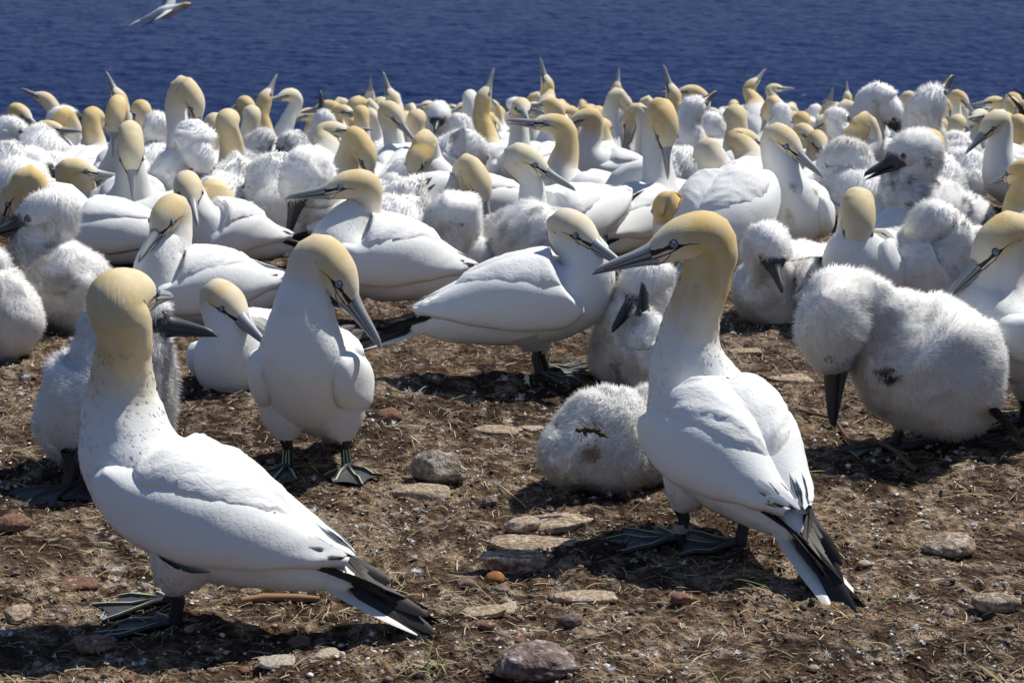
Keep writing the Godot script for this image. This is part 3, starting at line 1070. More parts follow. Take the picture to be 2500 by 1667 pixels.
	var body := skin_mesh(sp, 6.0 if lod == 0 else (4.0 if lod == 1 else 2.0), 30 if lod == 0 else (18 if lod == 1 else 10), base, colour, bump)
	# feathered thighs belong to the skin
	var feet: Array = o.get("feet", [])
	var fk := -1
	for ft in feet:
		fk += 1
		var fp: Vector3 = ft[0]
		var tb := sp.frame(2.0 + 0.12)
		var hip0: Vector3 = tb[0] + tb[2] * (0.045 * k * (1.0 if ft[2] else -1.0)) - tb[3] * 0.035 * k
		var knee := Vector3(lerpf(hip0.x, fp.x, 0.75), maxf(fp.y + 0.058 * k, lerpf(hip0.y, fp.y, 0.6)), lerpf(hip0.z, fp.z, 0.75))
		var pts := [hip0 - base, hip0.lerp(knee, 0.45) - base, hip0.lerp(knee, 0.8) - base, knee - base]
		tube(body, pts, [0.050 * k, 0.042 * k, 0.026 * k, 0.013 * k], Color(0.74, 0.72, 0.68), 14)
		make_leg(root, knee + Vector3(0, 0.012, 0), fp, ft[1], base, k, lod)
	if o.get("ring", false):
		var rm := MB.new()
		var c0: Vector3 = feet[0][0] - yawdir(feet[0][1]) * 0.014 + Vector3(0, 0.030, 0) - base
		for i in 3:
			for j in 17:
				var a := TAU * j / 16.0
				rm.add(c0 + Vector3(cos(a), 0, sin(a)) * 0.0118 + Vector3(0, (i - 1) * 0.0075, 0), Color(0.30, 0.29, 0.27))
		rm.grid(17, 3, 0)
		part(rm, "leg_ring", M.foot, root)
	var bo := part(body, "body", M.plumage, root)
	if lod == 0:
		# the small body feathers, tips lying back: they break the outline and the light
		barbs(bo, body, 6000, 0.0075 * k, 0.0021 * k, hash(o.label) % 9999, TB - axis * 0.3 - base, true)
	# face
	var Hd := float(iH + 1)
	if lod == 2:
		var fs := MB.new()
		for sgn: float in [-1.0, 1.0]:
			ribbon(fs, sp, [[Hd + 1.98, 68 * sgn, 0.0052 * k], [Hd + 1.2, 77 * sgn, 0.0046 * k], [Hd + 0.6, 82 * sgn, 0.0062 * k], [Hd + 0.3, 88 * sgn, 0.002 * k]], base, 0.0012, Color(0.02, 0.02, 0.022))
		part(fs, "face_skin", M.skin, bo)
	if lod <= 1:
		var fm := MB.new()
		var black := Color(0.010, 0.010, 0.012)
		for sgn: float in [-1.0, 1.0]:
			# lore: from the bill base back round the eye
			ribbon(fm, sp, [[Hd + 1.98, 66 * sgn, 0.0046 * k], [Hd + 1.70, 71 * sgn, 0.0050 * k], [Hd + 1.35, 76 * sgn, 0.0040 * k], [Hd + 1.0, 79 * sgn, 0.0036 * k], [Hd + 0.78, 81 * sgn, 0.0050 * k], [Hd + 0.60, 84 * sgn, 0.0050 * k], [Hd + 0.42, 88 * sgn, 0.0030 * k], [Hd + 0.25, 92 * sgn, 0.0012 * k]], base, 0.0007, black)
			# line from the gape back under the eye, and the gular stripe
			ribbon(fm, sp, [[Hd + 2.0, 100 * sgn, 0.0013 * k], [Hd + 1.5, 101 * sgn, 0.0013 * k], [Hd + 1.0, 100 * sgn, 0.0012 * k], [Hd + 0.6, 96 * sgn, 0.0013 * k], [Hd + 0.3, 93 * sgn, 0.0013 * k], [Hd + 0.0, 93 * sgn, 0.0009 * k], [Hd - 0.35, 98 * sgn, 0.0004 * k]], base, 0.0010, black)
			ribbon(fm, sp, [[Hd + 0.9, 100 * sgn, 0.0008 * k], [Hd + 1.15, 116 * sgn, 0.0010 * k], [Hd + 1.45, 132 * sgn, 0.0011 * k], [Hd + 1.75, 146 * sgn, 0.0010 * k], [Hd + 2.0, 156 * sgn, 0.0008 * k]], base, 0.0010, black)
		var band := []
		for i in 13:
			band.append([Hd + 1.97 - 0.05 * absf(i - 6) / 6.0, -66.0 + 11.0 * i, 0.0009 * k])
		ribbon(fm, sp, band, base, 0.0010, black)
		part(fm, "face_skin", M.skin, bo)
		for sgn: float in [-1.0, 1.0]:
			var fr := sp.frame(Hd + 0.62)
			var ph := deg_to_rad(79.0 * sgn)
			var ep := spine_point(fr, ph, 0.0016)
			var en := (spine_point(fr, ph, 0.02) - ep).normalized()
			make_eye(bo, ep - base, en, f, 0.0058 * k, false)
	var bb := HD + f * 0.056 * k - hu * 0.007 * k
	make_bill(root, bb - base, f, hs, hu, 0.100 * k, k, o.get("gape", 0.0), false, lod)
	make_wings(root, bo, sp, base, k, lod, o)
	return root

# folded wings laid round the body, scapulars over them, black primaries and the white tail behind
func make_wings(root: Node3D, bo: Node3D, sp: Spine, base: Vector3, k: float, lod: int, o: Dictionary) -> void:
	var L1: float = (sp.p[3] - sp.p[2]).length()
	var L2: float = (sp.p[2] - sp.p[1]).length()
	var L := L1 + L2
	var tbf := sp.frame(1.0)
	var drop: float = o.get("drop", 0.0)
	var place := func(a: float) -> Array:
		# frame a metres behind the breast joint
		if a < L1:
			return sp.frame(3.0 - a / L1)
		if a < L:
			return sp.frame(2.0 - (a - L1) / L2)
		var fr := tbf.duplicate()
		fr[0] = tbf[0] - tbf[1] * (a - L)
		var e := clampf((a - L) / (0.12 * k), 0, 1)
		fr[4] = lerpf(tbf[4], 0.026 * k, e)
		fr[5] = lerpf(tbf[5], 0.016 * k, e)
		fr[6] = lerpf(tbf[6], 0.02 * k, e)
		return fr
	var white := Color(0.80, 0.80, 0.785)
	var a0: float = -0.03 * k
	var a1: float = L + 0.055 * k
	var ns := 34 if lod == 0 else (18 if lod == 1 else 8)
	var nv := 14 if lod == 0 else (9 if lod == 1 else 5)
	for sgn: float in [-1.0, 1.0]:
		var mb := MB.new()
		var low := []
		for i in ns + 1:
			var s := float(i) / ns
			var a := lerpf(a0, a1, s)
			var fr: Array = place.call(a)
			var x := clampf(s / 0.14, 0, 1)
			var e := sqrt(maxf(0.0, 1.0 - (1.0 - x) * (1.0 - x)))
			var tail := 1.0 - sm(0.80, 1.0, s)
			var fu := lerpf(94.0 + drop, keyed([[0.0, 74.0], [0.15, 58.0], [0.4, 24.0], [0.6, -4.0], [1.0, -8.0]], s), e)
			var fl := lerpf(100.0 + drop, keyed([[0.0, 116.0 + drop], [0.2, 128.0 + drop], [0.45, 124.0 + drop * 0.6], [0.7, 104.0], [0.88, 74.0], [1.0, 34.0]], s), e)
			var bulge: float = (0.009 + 0.010 * e * (0.3 + 0.7 * tail) * keyed([[0.0, 1.1], [0.3, 1.0], [0.7, 0.7], [1.0, 0.6]], s)) * k * o.get("puff", 1.0)
			for j in nv + 1:
				var v := float(j) / nv
				var phi := deg_to_rad(lerpf(fu, fl, v)) * sgn
				var prof := sm(-0.1, 0.45, v) * (1.0 if v < 0.8 else pow(maxf(0.0, 1.0 - (v - 0.8) / 0.2), 0.35))
				var off := -0.003 * k + (bulge + 0.003 * k) * prof * (0.0 if i == 0 else 1.0)
				off += 0.0022 * k * noise.get_noise_3dv(fr[0] * 9.0 + Vector3(v * 2.0, s * 3.0, sgn))
				var q := spine_point(fr, phi, off)
				mb.add(q - base, white, Vector2(s * 5.0 + 0.13, v * 2.5))
				if j == nv:
					low.append(spine_point(fr, phi * 0.84, -0.006 * k))
			# underside, so that the free rear end has thickness
			for j in [2, 1, 0]:
				var v: float = j / 3.0 + 0.16
				var phi := deg_to_rad(lerpf(fu, fl, v)) * sgn
				mb.add(spine_point(fr, phi, -0.007 * k) - base, white)
			mb.add(mb.v[mb.v.size() - nv - 4], white)
		mb.grid(nv + 5, ns + 1, 0)
		mb.normals()
		if sgn > 0:
			pass
		fix_out(mb, sp.p[2] - base)
		var wing := part(mb, "wing", M.wing, root)
		# the last white coverts end in separate rounded tips over the black quills
		if lod == 0:
			var tips := MB.new()
			var stride := nv + 5
			for i in 9:
				var j := 1 + i
				if j >= nv - 1:
					break
				var r0 := ns - 6 + (i % 3)
				var p0 := mb.v[r0 * stride + j]
				var nrm := mb.n[r0 * stride + j]
				var dirq: Vector3 = (mb.v[(r0 + 2) * stride + j] - p0).normalized()
				var ln := (0.040 + 0.010 * (i % 2)) * k
				blade(tips, [p0 - nrm * 0.0006, p0 + dirq * ln * 0.45 + nrm * 0.0010, p0 + dirq * ln * 0.8 + nrm * 0.0012, p0 + dirq * ln + nrm * 0.0006], [0.0075 * k, 0.0085 * k, 0.0068 * k, 0.001 * k], dirq.cross(nrm), 0.0006 * k, white, white)
			part(tips, "covert_tips", M.wing, wing)
		# black primaries
		var nprim := 6 if lod == 0 else (3 if lod == 1 else 1)
		var ax: Vector3 = -tbf[1]
		var su: Vector3 = tbf[3]
		var ss: Vector3 = tbf[2] * sgn
		var blackq := Color(0.016, 0.014, 0.013)
		var droopv: Vector3 = Vector3(0, -1, 0) * o.get("droop", 0.0)
		if o.get("tips", true):
			for i in nprim:
				var t := float(i) / maxf(1.0, nprim - 1)
				if nprim == 1:
					t = 0.6
				var st: Vector3 = low[int(ns * lerpf(0.64, 0.88, t))]
				var mid: Vector3 = low[int(ns * lerpf(0.84, 0.96, t))] - su * 0.004 * k
				var end: Vector3 = tbf[0] + ax * (0.118 + 0.021 * i * (6.0 / nprim)) * k * o.get("tlen", 1.0) + ss * (0.016 - 0.009 * i) * k + su * (0.018 - 0.011 * (i % 3) - 0.003 * i) * k + droopv * (0.02 + 0.01 * i) * k
				var q3: Vector3 = tbf[0] + ax * (0.062 + 0.006 * i) * k + ss * (0.021 - 0.006 * i * (6.0 / nprim)) * k + su * (0.014 - 0.003 * i) * k
				var pm := MB.new()
				var across := (su * 0.75 + ss * 0.65).normalized()
				var wm := 0.0128 * k if nprim > 1 else 0.022 * k
				blade(pm, [st - base, st.lerp(mid, 0.55) - base, mid - base, q3 - base, q3.lerp(end, 0.55) - base, q3.lerp(end, 0.85) - base, end - base], [0.001 * k, 0.003 * k, wm * 0.7, wm, wm * 0.85, wm * 0.55, 0.0015 * k], across, 0.0013 * k, blackq * (1.0 + 0.4 * (i % 2)), blackq * (1.6 + 0.7 * (i % 3)))
				if lod == 0:
					blade(pm, [mid + across.cross(ax) * 0.0023 * k - base, q3 + across.cross(ax) * 0.0026 * k - base, end - base], [0.0011 * k, 0.0008 * k, 0.0003 * k], across, 0.0012 * k, Color(0.05, 0.045, 0.04), Color(0.22, 0.21, 0.2))
				part(pm, "primary_feather", M.quill, wing)
	# scapulars: two fields of small overlapping feathers over the shoulders
	if lod <= 1:
		for sgn: float in [-1.0, 1.0]:
			var mb := MB.new()
			var n2 := 30 if lod == 0 else 14
			var m2 := 12 if lod == 0 else 7
			for i in n2 + 1:
				var s := float(i) / n2
				var a := lerpf(-0.028 * k, L * 0.93, s)
				var fr: Array = place.call(a)
				var x := clampf(s / 0.2, 0, 1)
				var e := sqrt(maxf(0.0, 1.0 - (1.0 - x) * (1.0 - x)))
				var edge := keyed([[0.0, 60.0], [0.16, 78.0], [0.4, 72.0], [0.75, 46.0], [1.0, 14.0]], s)
				edge += 7.0 * noise.get_noise_2d(s * 22.0, 4.0 + sgn) * (1.0 if lod == 0 else 0.6)
				var fu := lerpf(42.0, -5.0, e)
				var fl := lerpf(46.0, edge, e)
				var bulge := (0.006 + 0.015 * e * (1.0 - 0.4 * s)) * k
				for j in m2 + 1:
					var v := float(j) / m2
					var phi := deg_to_rad(lerpf(fu, fl, v)) * sgn
					var prof := sm(-0.15, 0.5, v) * (1.0 if v < 0.75 else lerpf(1.0, 0.72, (v - 0.75) / 0.25)) * (1.0 if j < m2 else 0.0)
					var off := -0.004 * k + (bulge + 0.004 * k) * prof * sm(-0.02, 0.30, s) * (1.0 - sm(0.80, 1.0, s))
					off += (1.0 - sm(0.8, 1.0, s)) * 0.0048 * k * noise.get_noise_3dv(fr[0] * 26.0 + Vector3(v * 5.0, 0, sgn)) * e
					mb.add(spine_point(fr, phi, off) - base, white, Vector2(v * 1.6, s * 3.2))
			mb.grid(m2 + 1, n2 + 1, 0)
			mb.normals()
			fix_out(mb, sp.p[2] - base)
			part(mb, "scapular_feathers", M.scapular, root)
	# tail
	var nt := 6 if lod == 0 else (3 if lod == 1 else 1)
	var tend: Vector3 = sp.p[0]
	for i in nt:
		var t := (float(i) / maxf(1.0, nt - 1) - 0.5) * 2.0 if nt > 1 else 0.0
		var ax2: Vector3 = (-tbf[1] + tbf[2] * 0.10 * t + Vector3(0, -1, 0) * o.get("tail_droop", 0.12)).normalized()
		var l: float = (0.155 - 0.022 * absf(t)) * k * o.get("tlen", 1.0)
		var s0: Vector3 = tend + tbf[1] * 0.05 * k + tbf[2] * 0.010 * t * k - tbf[3] * 0.008 * k
		var pm := MB.new()
		var ac: Vector3 = (tbf[2] - tbf[3] * 0.45 * t).normalized()
		var ww := 0.011 * k if nt > 1 else 0.024 * k
		blade(pm, [s0 - base, s0 + ax2 * l * 0.35 - base, s0 + ax2 * l * 0.7 - base, s0 + ax2 * l * 0.95 - base, s0 + ax2 * l * 1.2 - base], [ww, ww * 1.15, ww * 0.95, ww * 0.6, 0.001], ac, 0.0018 * k, Color(0.72, 0.69, 0.62), Color(0.76, 0.74, 0.68))
		part(pm, "tail_feather", M.quill, root)

func fix_out(mb: MB, centre: Vector3) -> void:
	# turn the normals outwards when the sweep ran the other way round
	var s := 0.0
	for i in range(0, mb.v.size(), 7):
		s += mb.n[i].dot(mb.v[i] - centre)
	if s < 0:
		for i in mb.n.size():
			mb.n[i] = -mb.n[i]
		for i in range(0, mb.idx.size(), 3):
			var a := mb.idx[i + 1]
			mb.idx[i + 1] = mb.idx[i + 2]
			mb.idx[i + 2] = a

# ---- downy chick: same spine, fatter, with thousands of down barbs; o as for adult plus r body, dark patches
func chick(o: Dictionary) -> Node3D:
	var k: float = o.get("k", 1.0)
	var lod: int = o.get("lod", 0)
	var base: Vector3 = o.base
	var root := thing("gannet_chick", base, o.label, "chick", o.get("group", ""))
	var TB: Vector3 = o.TB
	var BC: Vector3 = o.BC
	var BR: Vector3 = o.BR
	var NB: Vector3 = o.NB
	var HD: Vector3 = o.HD
	var f: Vector3 = o.f.normalized()
	var byaw: float = o.get("byaw", yaw_of(BR - TB))
	var hflat := Vector3(f.x, 0, f.z)
	var hyaw: float = near_turn(byaw, o.get("hyaw", yaw_of(hflat) if hflat.length() > 0.25 else byaw))
	var hs := yawdir(hyaw).cross(Vector3.UP)
	hs = (hs - f * hs.dot(f)).normalized()
	var hu := hs.cross(f)
	var fat: float = o.get("fat", 1.0) * k
	var nk: float = o.get("neck", 1.0) * k
	var hk: float = o.get("head", 1.0) * k
	var sp := Spine.new()
	var axis := (BC - TB).normalized()
	sp.put(TB - axis * 0.040 * fat, 0.045 * fat, 0.040 * fat, 0.042 * fat, byaw)
	sp.put(TB, 0.072 * fat, 0.066 * fat, 0.070 * fat, byaw)
	sp.put(BC, 0.104 * fat, 0.098 * fat, 0.104 * fat, byaw)
	sp.put(BR, 0.088 * fat, 0.084 * fat, 0.090 * fat, byaw)
	sp.put(NB, 0.062 * nk, 0.062 * nk, 0.064 * nk, lerpf(byaw, hyaw, 0.1))
	for i in o.get("W", []).size():
		var t: float = (i + 1.0) / (o.W.size() + 1.0)
		var r := 0.050 * nk
		sp.put(o.W[i], r, r, r, lerpf(byaw, hyaw, 0.1 + 0.85 * t))
	var iH := sp.p.size()
	sp.put(HD - f * 0.030 * hk - hu * 0.008 * hk, 0.0450 * hk, 0.0450 * hk, 0.0430 * hk, hyaw)
	sp.put(HD, 0.0425 * hk, 0.0410 * hk, 0.0380 * hk, hyaw)
	sp.put(HD + f * 0.028 * hk - hu * 0.004 * hk, 0.0310 * hk, 0.0280 * hk, 0.0270 * hk, hyaw)
	sp.put(HD + f * 0.048 * hk - hu * 0.009 * hk, 0.0190 * hk, 0.0170 * hk, 0.0190 * hk, hyaw)
	var grey: float = o.get("grey", 0.0)
	var white := Color(0.93, 0.925, 0.91).lerp(Color(0.56, 0.56, 0.58), grey)
	var spots: float = o.get("spots", 0.0)
	var soil: float = o.get("soil", 0.35)
	var face_ang: float = o.get("mask", 1.0)
	var Hd := float(iH + 1)
	var colour := func(t: float, phi: float, q: Vector3) -> Color:
		var n1 := noise.get_noise_3dv(q * 16.0)
		var c := white
		# stained down on the belly: trodden mud, in patches
		if t < iH:
			var m := soil * sm(0.0, 0.22, noise.get_noise_3dv(q * 8.0 + Vector3(9, 2, 1)) + 0.5 * n1 - 0.16 - 0.3 * cos(phi))
			c = c.lerp(Color(0.36, 0.29, 0.21), m)
			if spots > 0.0:
				c = c.lerp(Color(0.10, 0.10, 0.11), spots * sm(0.16, 0.36, noise.get_noise_3dv(q * 26.0)))
			for e in o.get("patches", []):
				var pd: Vector3 = q - e[0]
				pd.x /= e[2]
				var near := pd.length() / float(e[1]) + 0.5 * noise.get_noise_3dv(q * 40.0)
				c = c.lerp(e[3], 1.0 - sm(0.75, 1.0, near))
		# bare dark skin round the eye and bill
		if t > Hd + 0.62:
			var d := t - Hd + 0.12 * n1
			var mk := clampf(face_ang * sm(0.85 + 0.35 * cos(phi), 1.12 + 0.35 * cos(phi), d), 0.0, 1.0)
			c = c.lerp(Color(0.085, 0.085, 0.09), mk)
			c.a = 1.0 - 0.5 * mk
		return c
	var bump := func(q: Vector3, t: float, phi: float) -> float:
		var w := 0.3 if t > iH else 1.0
		return w * k * (0.020 * noise.get_noise_3dv(q * 8.0) + 0.009 * noise.get_noise_3dv(q * 26.0))
	var body := skin_mesh(sp, 5.0 if lod == 0 else (4.0 if lod == 1 else 2.0), 26 if lod == 0 else (16 if lod == 1 else 10), base, colour, bump)
	body.normals()
	var bo := part(body, "body", M.down_skin, root)
	var count: int = o.get("barbs", [26000, 12000, 3200][lod])
	barbs(bo, body, count, o.get("plush", 1.0) * k * [0.0145, 0.0135, 0.0125][lod], [0.00062, 0.0009, 0.0014][lod] * k, hash(o.label) % 10000, sp.p[1] - base)
	if lod <= 1 and o.get("eyes", true):
		for sgn: float in [-1.0, 1.0]:
			var fr := sp.frame(Hd + 0.85)
			var ph := deg_to_rad(72.0 * sgn)
			var ep := spine_point(fr, ph, 0.001)
			var en := (spine_point(fr, ph, 0.02) - ep).normalized()
			make_eye(bo, ep - base, en, f, 0.0062 * hk, true)
	var bb := HD + f * 0.048 * hk - hu * 0.007 * hk
	make_bill(root, bb - base, f, hs, hu, o.get("bill", 0.092) * k, hk * 1.08, o.get("gape", 0.0), true, lod)
	# flipper like wings with the first dark quills
	if lod <= 1 and o.get("flippers", true):
		for sgn: float in [-1.0, 1.0]:
			var mb := MB.new()
			var pts := []
			for e in [[2.75, 82.0, 0.004], [2.45, 100.0, 0.012], [2.1, 108.0, 0.014], [1.7, 104.0, 0.012], [1.4, 98.0, 0.008]]:
				pts.append(spine_point(sp.frame(e[0]), deg_to_rad(e[1]) * sgn, float(e[2]) * k) - base)
			tube(mb, pts, [0.020 * k, 0.026 * k, 0.024 * k, 0.018 * k, 0.006 * k], white, 10)
			mb.normals()
			var wg := part(mb, "wing", M.down_skin, root)
			barbs(wg, mb, count / 9, o.get("plush", 1.0) * k * 0.009, [0.0007, 0.0009, 0.0014][lod] * k, 77, pts[4])
			if o.get("quills", 0.5) > 0.0:
				for i in 5:
					var qm := MB.new()
					var p0: Vector3 = pts[2].lerp(pts[4], i / 5.0)
					var fr := sp.frame(1.6)
					var d: Vector3 = (-fr[1] * 0.9 - fr[3] * 0.25 + fr[2] * sgn * 0.10).normalized()
					var l: float = 0.045 * k * o.get("quills", 0.5) * 2.0
					blade(qm, [p0, p0 + d * l * 0.5 + fr[2] * sgn * 0.008, p0 + d * l], [0.004 * k, 0.006 * k, 0.001], fr[3], 0.002, Color(0.03, 0.03, 0.032), Color(0.05, 0.05, 0.05))
					part(qm, "quill", M.quill, wg)
	for ft in o.get("feet", []):
		var fp: Vector3 = ft[0]
		make_leg(root, fp + Vector3(0, 0.075 * k, 0) - yawdir(ft[1]) * 0.02, fp, ft[1], base, k, 1)
	return root

func barbs(parent: Node3D, body: MB, count: int, length: float, width: float, seed_: int, tail: Vector3, sleek := false) -> void:
	var r := RandomNumberGenerator.new()
	r.seed = seed_
	var cum := PackedFloat32Array()
	var total := 0.0
	for i in range(0, body.idx.size(), 3):
		var a := body.v[body.idx[i]]
		total += (body.v[body.idx[i + 1]] - a).cross(body.v[body.idx[i + 2]] - a).length()
		cum.append(total)
	var V := PackedVector3Array()
	var N := PackedVector3Array()
	var C := PackedColorArray()
	for s in count:
		var t := cum.bsearch(r.randf() * total)
		t = mini(t, cum.size() - 1)
		var i0 := body.idx[t * 3]
		var i1 := body.idx[t * 3 + 1]
		var i2 := body.idx[t * 3 + 2]
		var u := r.randf()
		var v := r.randf()
		if u + v > 1.0:
			u = 1.0 - u; v = 1.0 - v
		var p := body.v[i0] * (1.0 - u - v) + body.v[i1] * u + body.v[i2] * v
		var n := (body.n[i0] * (1.0 - u - v) + body.n[i1] * u + body.n[i2] * v).normalized()
		var c := body.c[i0]
		var bare: bool = c.a < 0.8
		if sleek and bare:
			continue
		c.a = 1.0
		if bare and r.randf() < 0.8:
			continue
		var flow := (tail - p)
		flow = (flow - n * flow.dot(n)).normalized()
		var rv := Vector3(r.randf() - 0.5, r.randf() - 0.5, r.randf() - 0.5)
		var erect := 1.2 if r.randf() < 0.4 else 0.55
		if sleek:
			erect = r.randf_range(0.02, 0.06)
			rv *= 0.3
		var d := (n * erect + flow * 0.75 + rv * 0.85 + Vector3(0, -0.1, 0)).normalized()
		var l := length * r.randf_range(0.55, 1.25)
		if bare:
			l *= 0.4
		var side := d.cross(n + rv * 0.25).normalized() * width
		var cc := c * r.randf_range(0.97, 1.07)
		var m := p + d * l * 0.55
		var e := p + d * l + (flow * 0.25 + rv * 0.5) * l * 0.5
		p -= n * 0.002
		var nn := (n * 0.9 + rv * 0.3).normalized()
		if (m - p).cross(side).dot(n) < 0.0:
			side = -side
		V.append(p - side); V.append(p + side); V.append(m + side * 0.8)
		V.append(p - side); V.append(m + side * 0.8); V.append(m - side * 0.8)
		V.append(m - side * 0.8); V.append(m + side * 0.8); V.append(e)
		for q in 9:
			N.append(nn); C.append(cc)
	var arr := []
	arr.resize(Mesh.ARRAY_MAX)
	arr[Mesh.ARRAY_VERTEX] = V
	arr[Mesh.ARRAY_NORMAL] = N
	arr[Mesh.ARRAY_COLOR] = C
	var m := ArrayMesh.new()
	m.add_surface_from_arrays(Mesh.PRIMITIVE_TRIANGLES, arr)
	var o := MeshInstance3D.new()
	o.name = "feathers" if sleek else "down"
	o.mesh = m
	o.material_override = M.down_skin if sleek else M.down
	o.set_meta("kind", "stuff")
	parent.add_child(o, true)
# ------------------------------------------------------------------ the flock
var taken: Array = []

func J(base: Vector3, e: Array) -> Vector3:
	return at_z(e[0], e[1], base.z - (e[2] if e.size() > 2 else 0.0))

func hero(kind: String, o: Dictionary) -> Node3D:
	# joints given as [pixel x, pixel y, metres behind the standing point]
	var b := on_ground(o.at[0], o.at[1])
	b.y = gh(b.x, b.z)
	o.base = b
	for key in ["TB", "BC", "BR", "NB", "HD"]:
		o[key] = J(b, o[key])
	o.f = J(b, o.tip) - o.HD
	var W := []
	for e in o.get("W", []):
		W.append(J(b, e))
	o.W = W
	var feet := []
	for e in o.get("feet", []):
		var p := on_ground(e[0], e[1])
		p.y = gh(p.x, p.z)
		feet.append([p, e[2], e[3]])
	o.feet = feet
	var pt := []
	for e in o.get("patches", []):
		pt.append([J(b, e[0]), e[1], e[2], e[3]])
	o.patches = pt
	taken.append(Vector2(o.BC.x, o.BC.z))
	return adult(o) if kind == "adult" else chick(o)

func build_hero_adults() -> void:
	hero("adult", {"label": "white adult with its back turned, yellow nape, long dark wingtips, beside the purple boulder", "at": [425, 1532],
		"TB": [738, 1368, -0.01], "BC": [535, 1272, 0.0], "BR": [345, 1150, 0.03], "NB": [297, 1000, 0.05], "W": [[297, 900, 0.045], [302, 805, 0.022]], "HD": [310, 718, 0.05], "tip": [412, 710, 0.185],
		"feet": [[405, 1540, 175, false], [395, 1492, 170, true]], "k": 1.05, "fat": 0.95, "neck": 0.98, "reach": 0.215, "tail_droop": 0.05, "droop": 0.0, "tone": -0.15})
	hero("adult", {"label": "tall upright white adult in profile, yellow head and grey bill, ring on its leg", "at": [1680, 1328],
		"TB": [1882, 1225, -0.105], "BC": [1790, 1108, -0.02], "BR": [1712, 990, 0.08], "NB": [1680, 865, 0.09], "W": [[1693, 770, 0.09], [1728, 672, 0.09]], "HD": [1672, 583, 0.09], "tip": [1427, 659, 0.075],
		"feet": [[1640, 1332, 172, false], [1790, 1335, 160, true]], "k": 1.06, "fat": 1.07, "neck": 1.0, "reach": 0.215, "tail_droop": 0.0, "droop": 0.0, "tlen": 1.3, "ring": true, "tone": 0.05})
	hero("adult", {"label": "white adult facing out, head bowed and long bill pointing down, webbed feet spread", "at": [770, 1165],
		"TB": [802, 1008, 0.15], "BC": [770, 944, 0.06], "BR": [743, 872, -0.02], "NB": [738, 775, -0.03], "W": [[747, 690, -0.02]], "HD": [818, 662, -0.02], "tip": [950, 858, -0.04],
		"feet": [[696, 1160, -104, true], [850, 1160, -76, false]], "k": 1.06, "fat": 0.97, "neck": 1.04, "reach": 0.13, "drop": 12.0, "puff": 1.0, "tone": 0.15, "tail_droop": 0.1})
	hero("adult", {"label": "white adult standing in profile over a deep shadow, black wingtips toward the bowing bird", "at": [1315, 922],
		"TB": [1085, 778, 0.0], "BC": [1250, 735, 0.0], "BR": [1400, 700, 0.0], "NB": [1432, 640, -0.01], "W": [], "HD": [1410, 562, -0.01], "tip": [1524, 640, -0.09],
		"feet": [[1330, 926, 3, false], [1345, 900, 8, true]], "k": 1.0, "fat": 1.13, "reach": 0.10, "tail_droop": 0.05, "tone": 0.0})
	hero("adult", {"label": "white adult sitting on its nest behind the bowing bird, bill lowered to the side", "at": [600, 935],
		"TB": [735, 838, 0.20], "BC": [650, 862, 0.10], "BR": [570, 872, 0.0], "NB": [563, 812, -0.02], "W": [], "HD": [556, 738, -0.02], "tip": [642, 824, -0.10], "k": 1.0, "fat": 1.12, "reach": 0.11, "tone": -0.1, "dirt": 0.0})
	hero("adult", {"label": "white adult resting with neck curled and bill down, beside the tall leaning chick", "at": [480, 800],
		"TB": [650, 708, 0.02], "BC": [535, 700, 0.0], "BR": [410, 685, -0.02], "NB": [400, 622, -0.02], "W": [[428, 582, 0.01]], "HD": [404, 528, -0.01], "tip": [346, 614, -0.10], "k": 1.0, "fat": 1.10, "reach": 0.13, "tone": -0.1})
	hero("adult", {"label": "white adult behind the curled resting bird, face and bill straight on", "at": [540, 655],
		"TB": [655, 590, 0.05], "BC": [580, 568, 0.02], "BR": [505, 556, -0.02], "NB": [478, 520, -0.04], "W": [], "HD": [461, 462, -0.05], "tip": [483, 545, -0.17], "k": 1.0, "fat": 1.05, "reach": 0.10, "tone": -0.2})
	hero("adult", {"label": "white adult in sharp profile, neck tucked, bill level, before the open billed chick", "at": [930, 790],
		"TB": [1095, 672, 0.02], "BC": [975, 634, 0.01], "BR": [850, 600, -0.01], "NB": [860, 545, 0.0], "W": [[890, 502, 0.02]], "HD": [852, 453, 0.01], "tip": [680, 477, -0.01], "k": 1.06, "fat": 1.16, "reach": 0.14, "tone": 0.1})
	hero("adult", {"label": "white adult with dark legs standing over the stooping chick's tail, bill slanting down", "at": [2480, 1035],
		"TB": [2640, 885, 0.03], "BC": [2540, 815, 0.0], "BR": [2430, 760, -0.02], "NB": [2435, 690, -0.02], "W": [], "HD": [2432, 590, -0.03], "tip": [2311, 716, -0.06],
		"feet": [[2478, 1035, 185, false], [2530, 1020, 185, true]], "k": 1.06, "fat": 1.2, "reach": 0.15, "tone": 0.05})
	hero("adult", {"label": "white adult with its yellow head bowed crown foremost, behind the stooping chick", "at": [2090, 790],
		"TB": [2190, 660, 0.20], "BC": [2140, 660, 0.08], "BR": [2095, 640, -0.02], "NB": [2088, 605, 0.02], "W": [[2088, 545, 0.04], [2094, 495, 0.0]], "HD": [2096, 548, -0.05], "tip": [2088, 668, -0.09], "hyaw": -92.0, "k": 1.05, "fat": 1.1, "reach": 0.2, "tone": 0.15})
	spare_wingtip()
	hero("adult", {"label": "white adult with muddy breast beside the spotted chick, bill slanting down", "at": [1950, 635],
		"TB": [1925, 560, 0.26], "BC": [1935, 535, 0.12], "BR": [1930, 500, 0.0], "NB": [1912, 425, -0.01], "W": [], "HD": [1920, 345, -0.01], "tip": [2018, 430, -0.09], "k": 1.03, "fat": 1.15, "reach": 0.11, "tone": -0.25, "dirt": 1.0, "lod": 0})
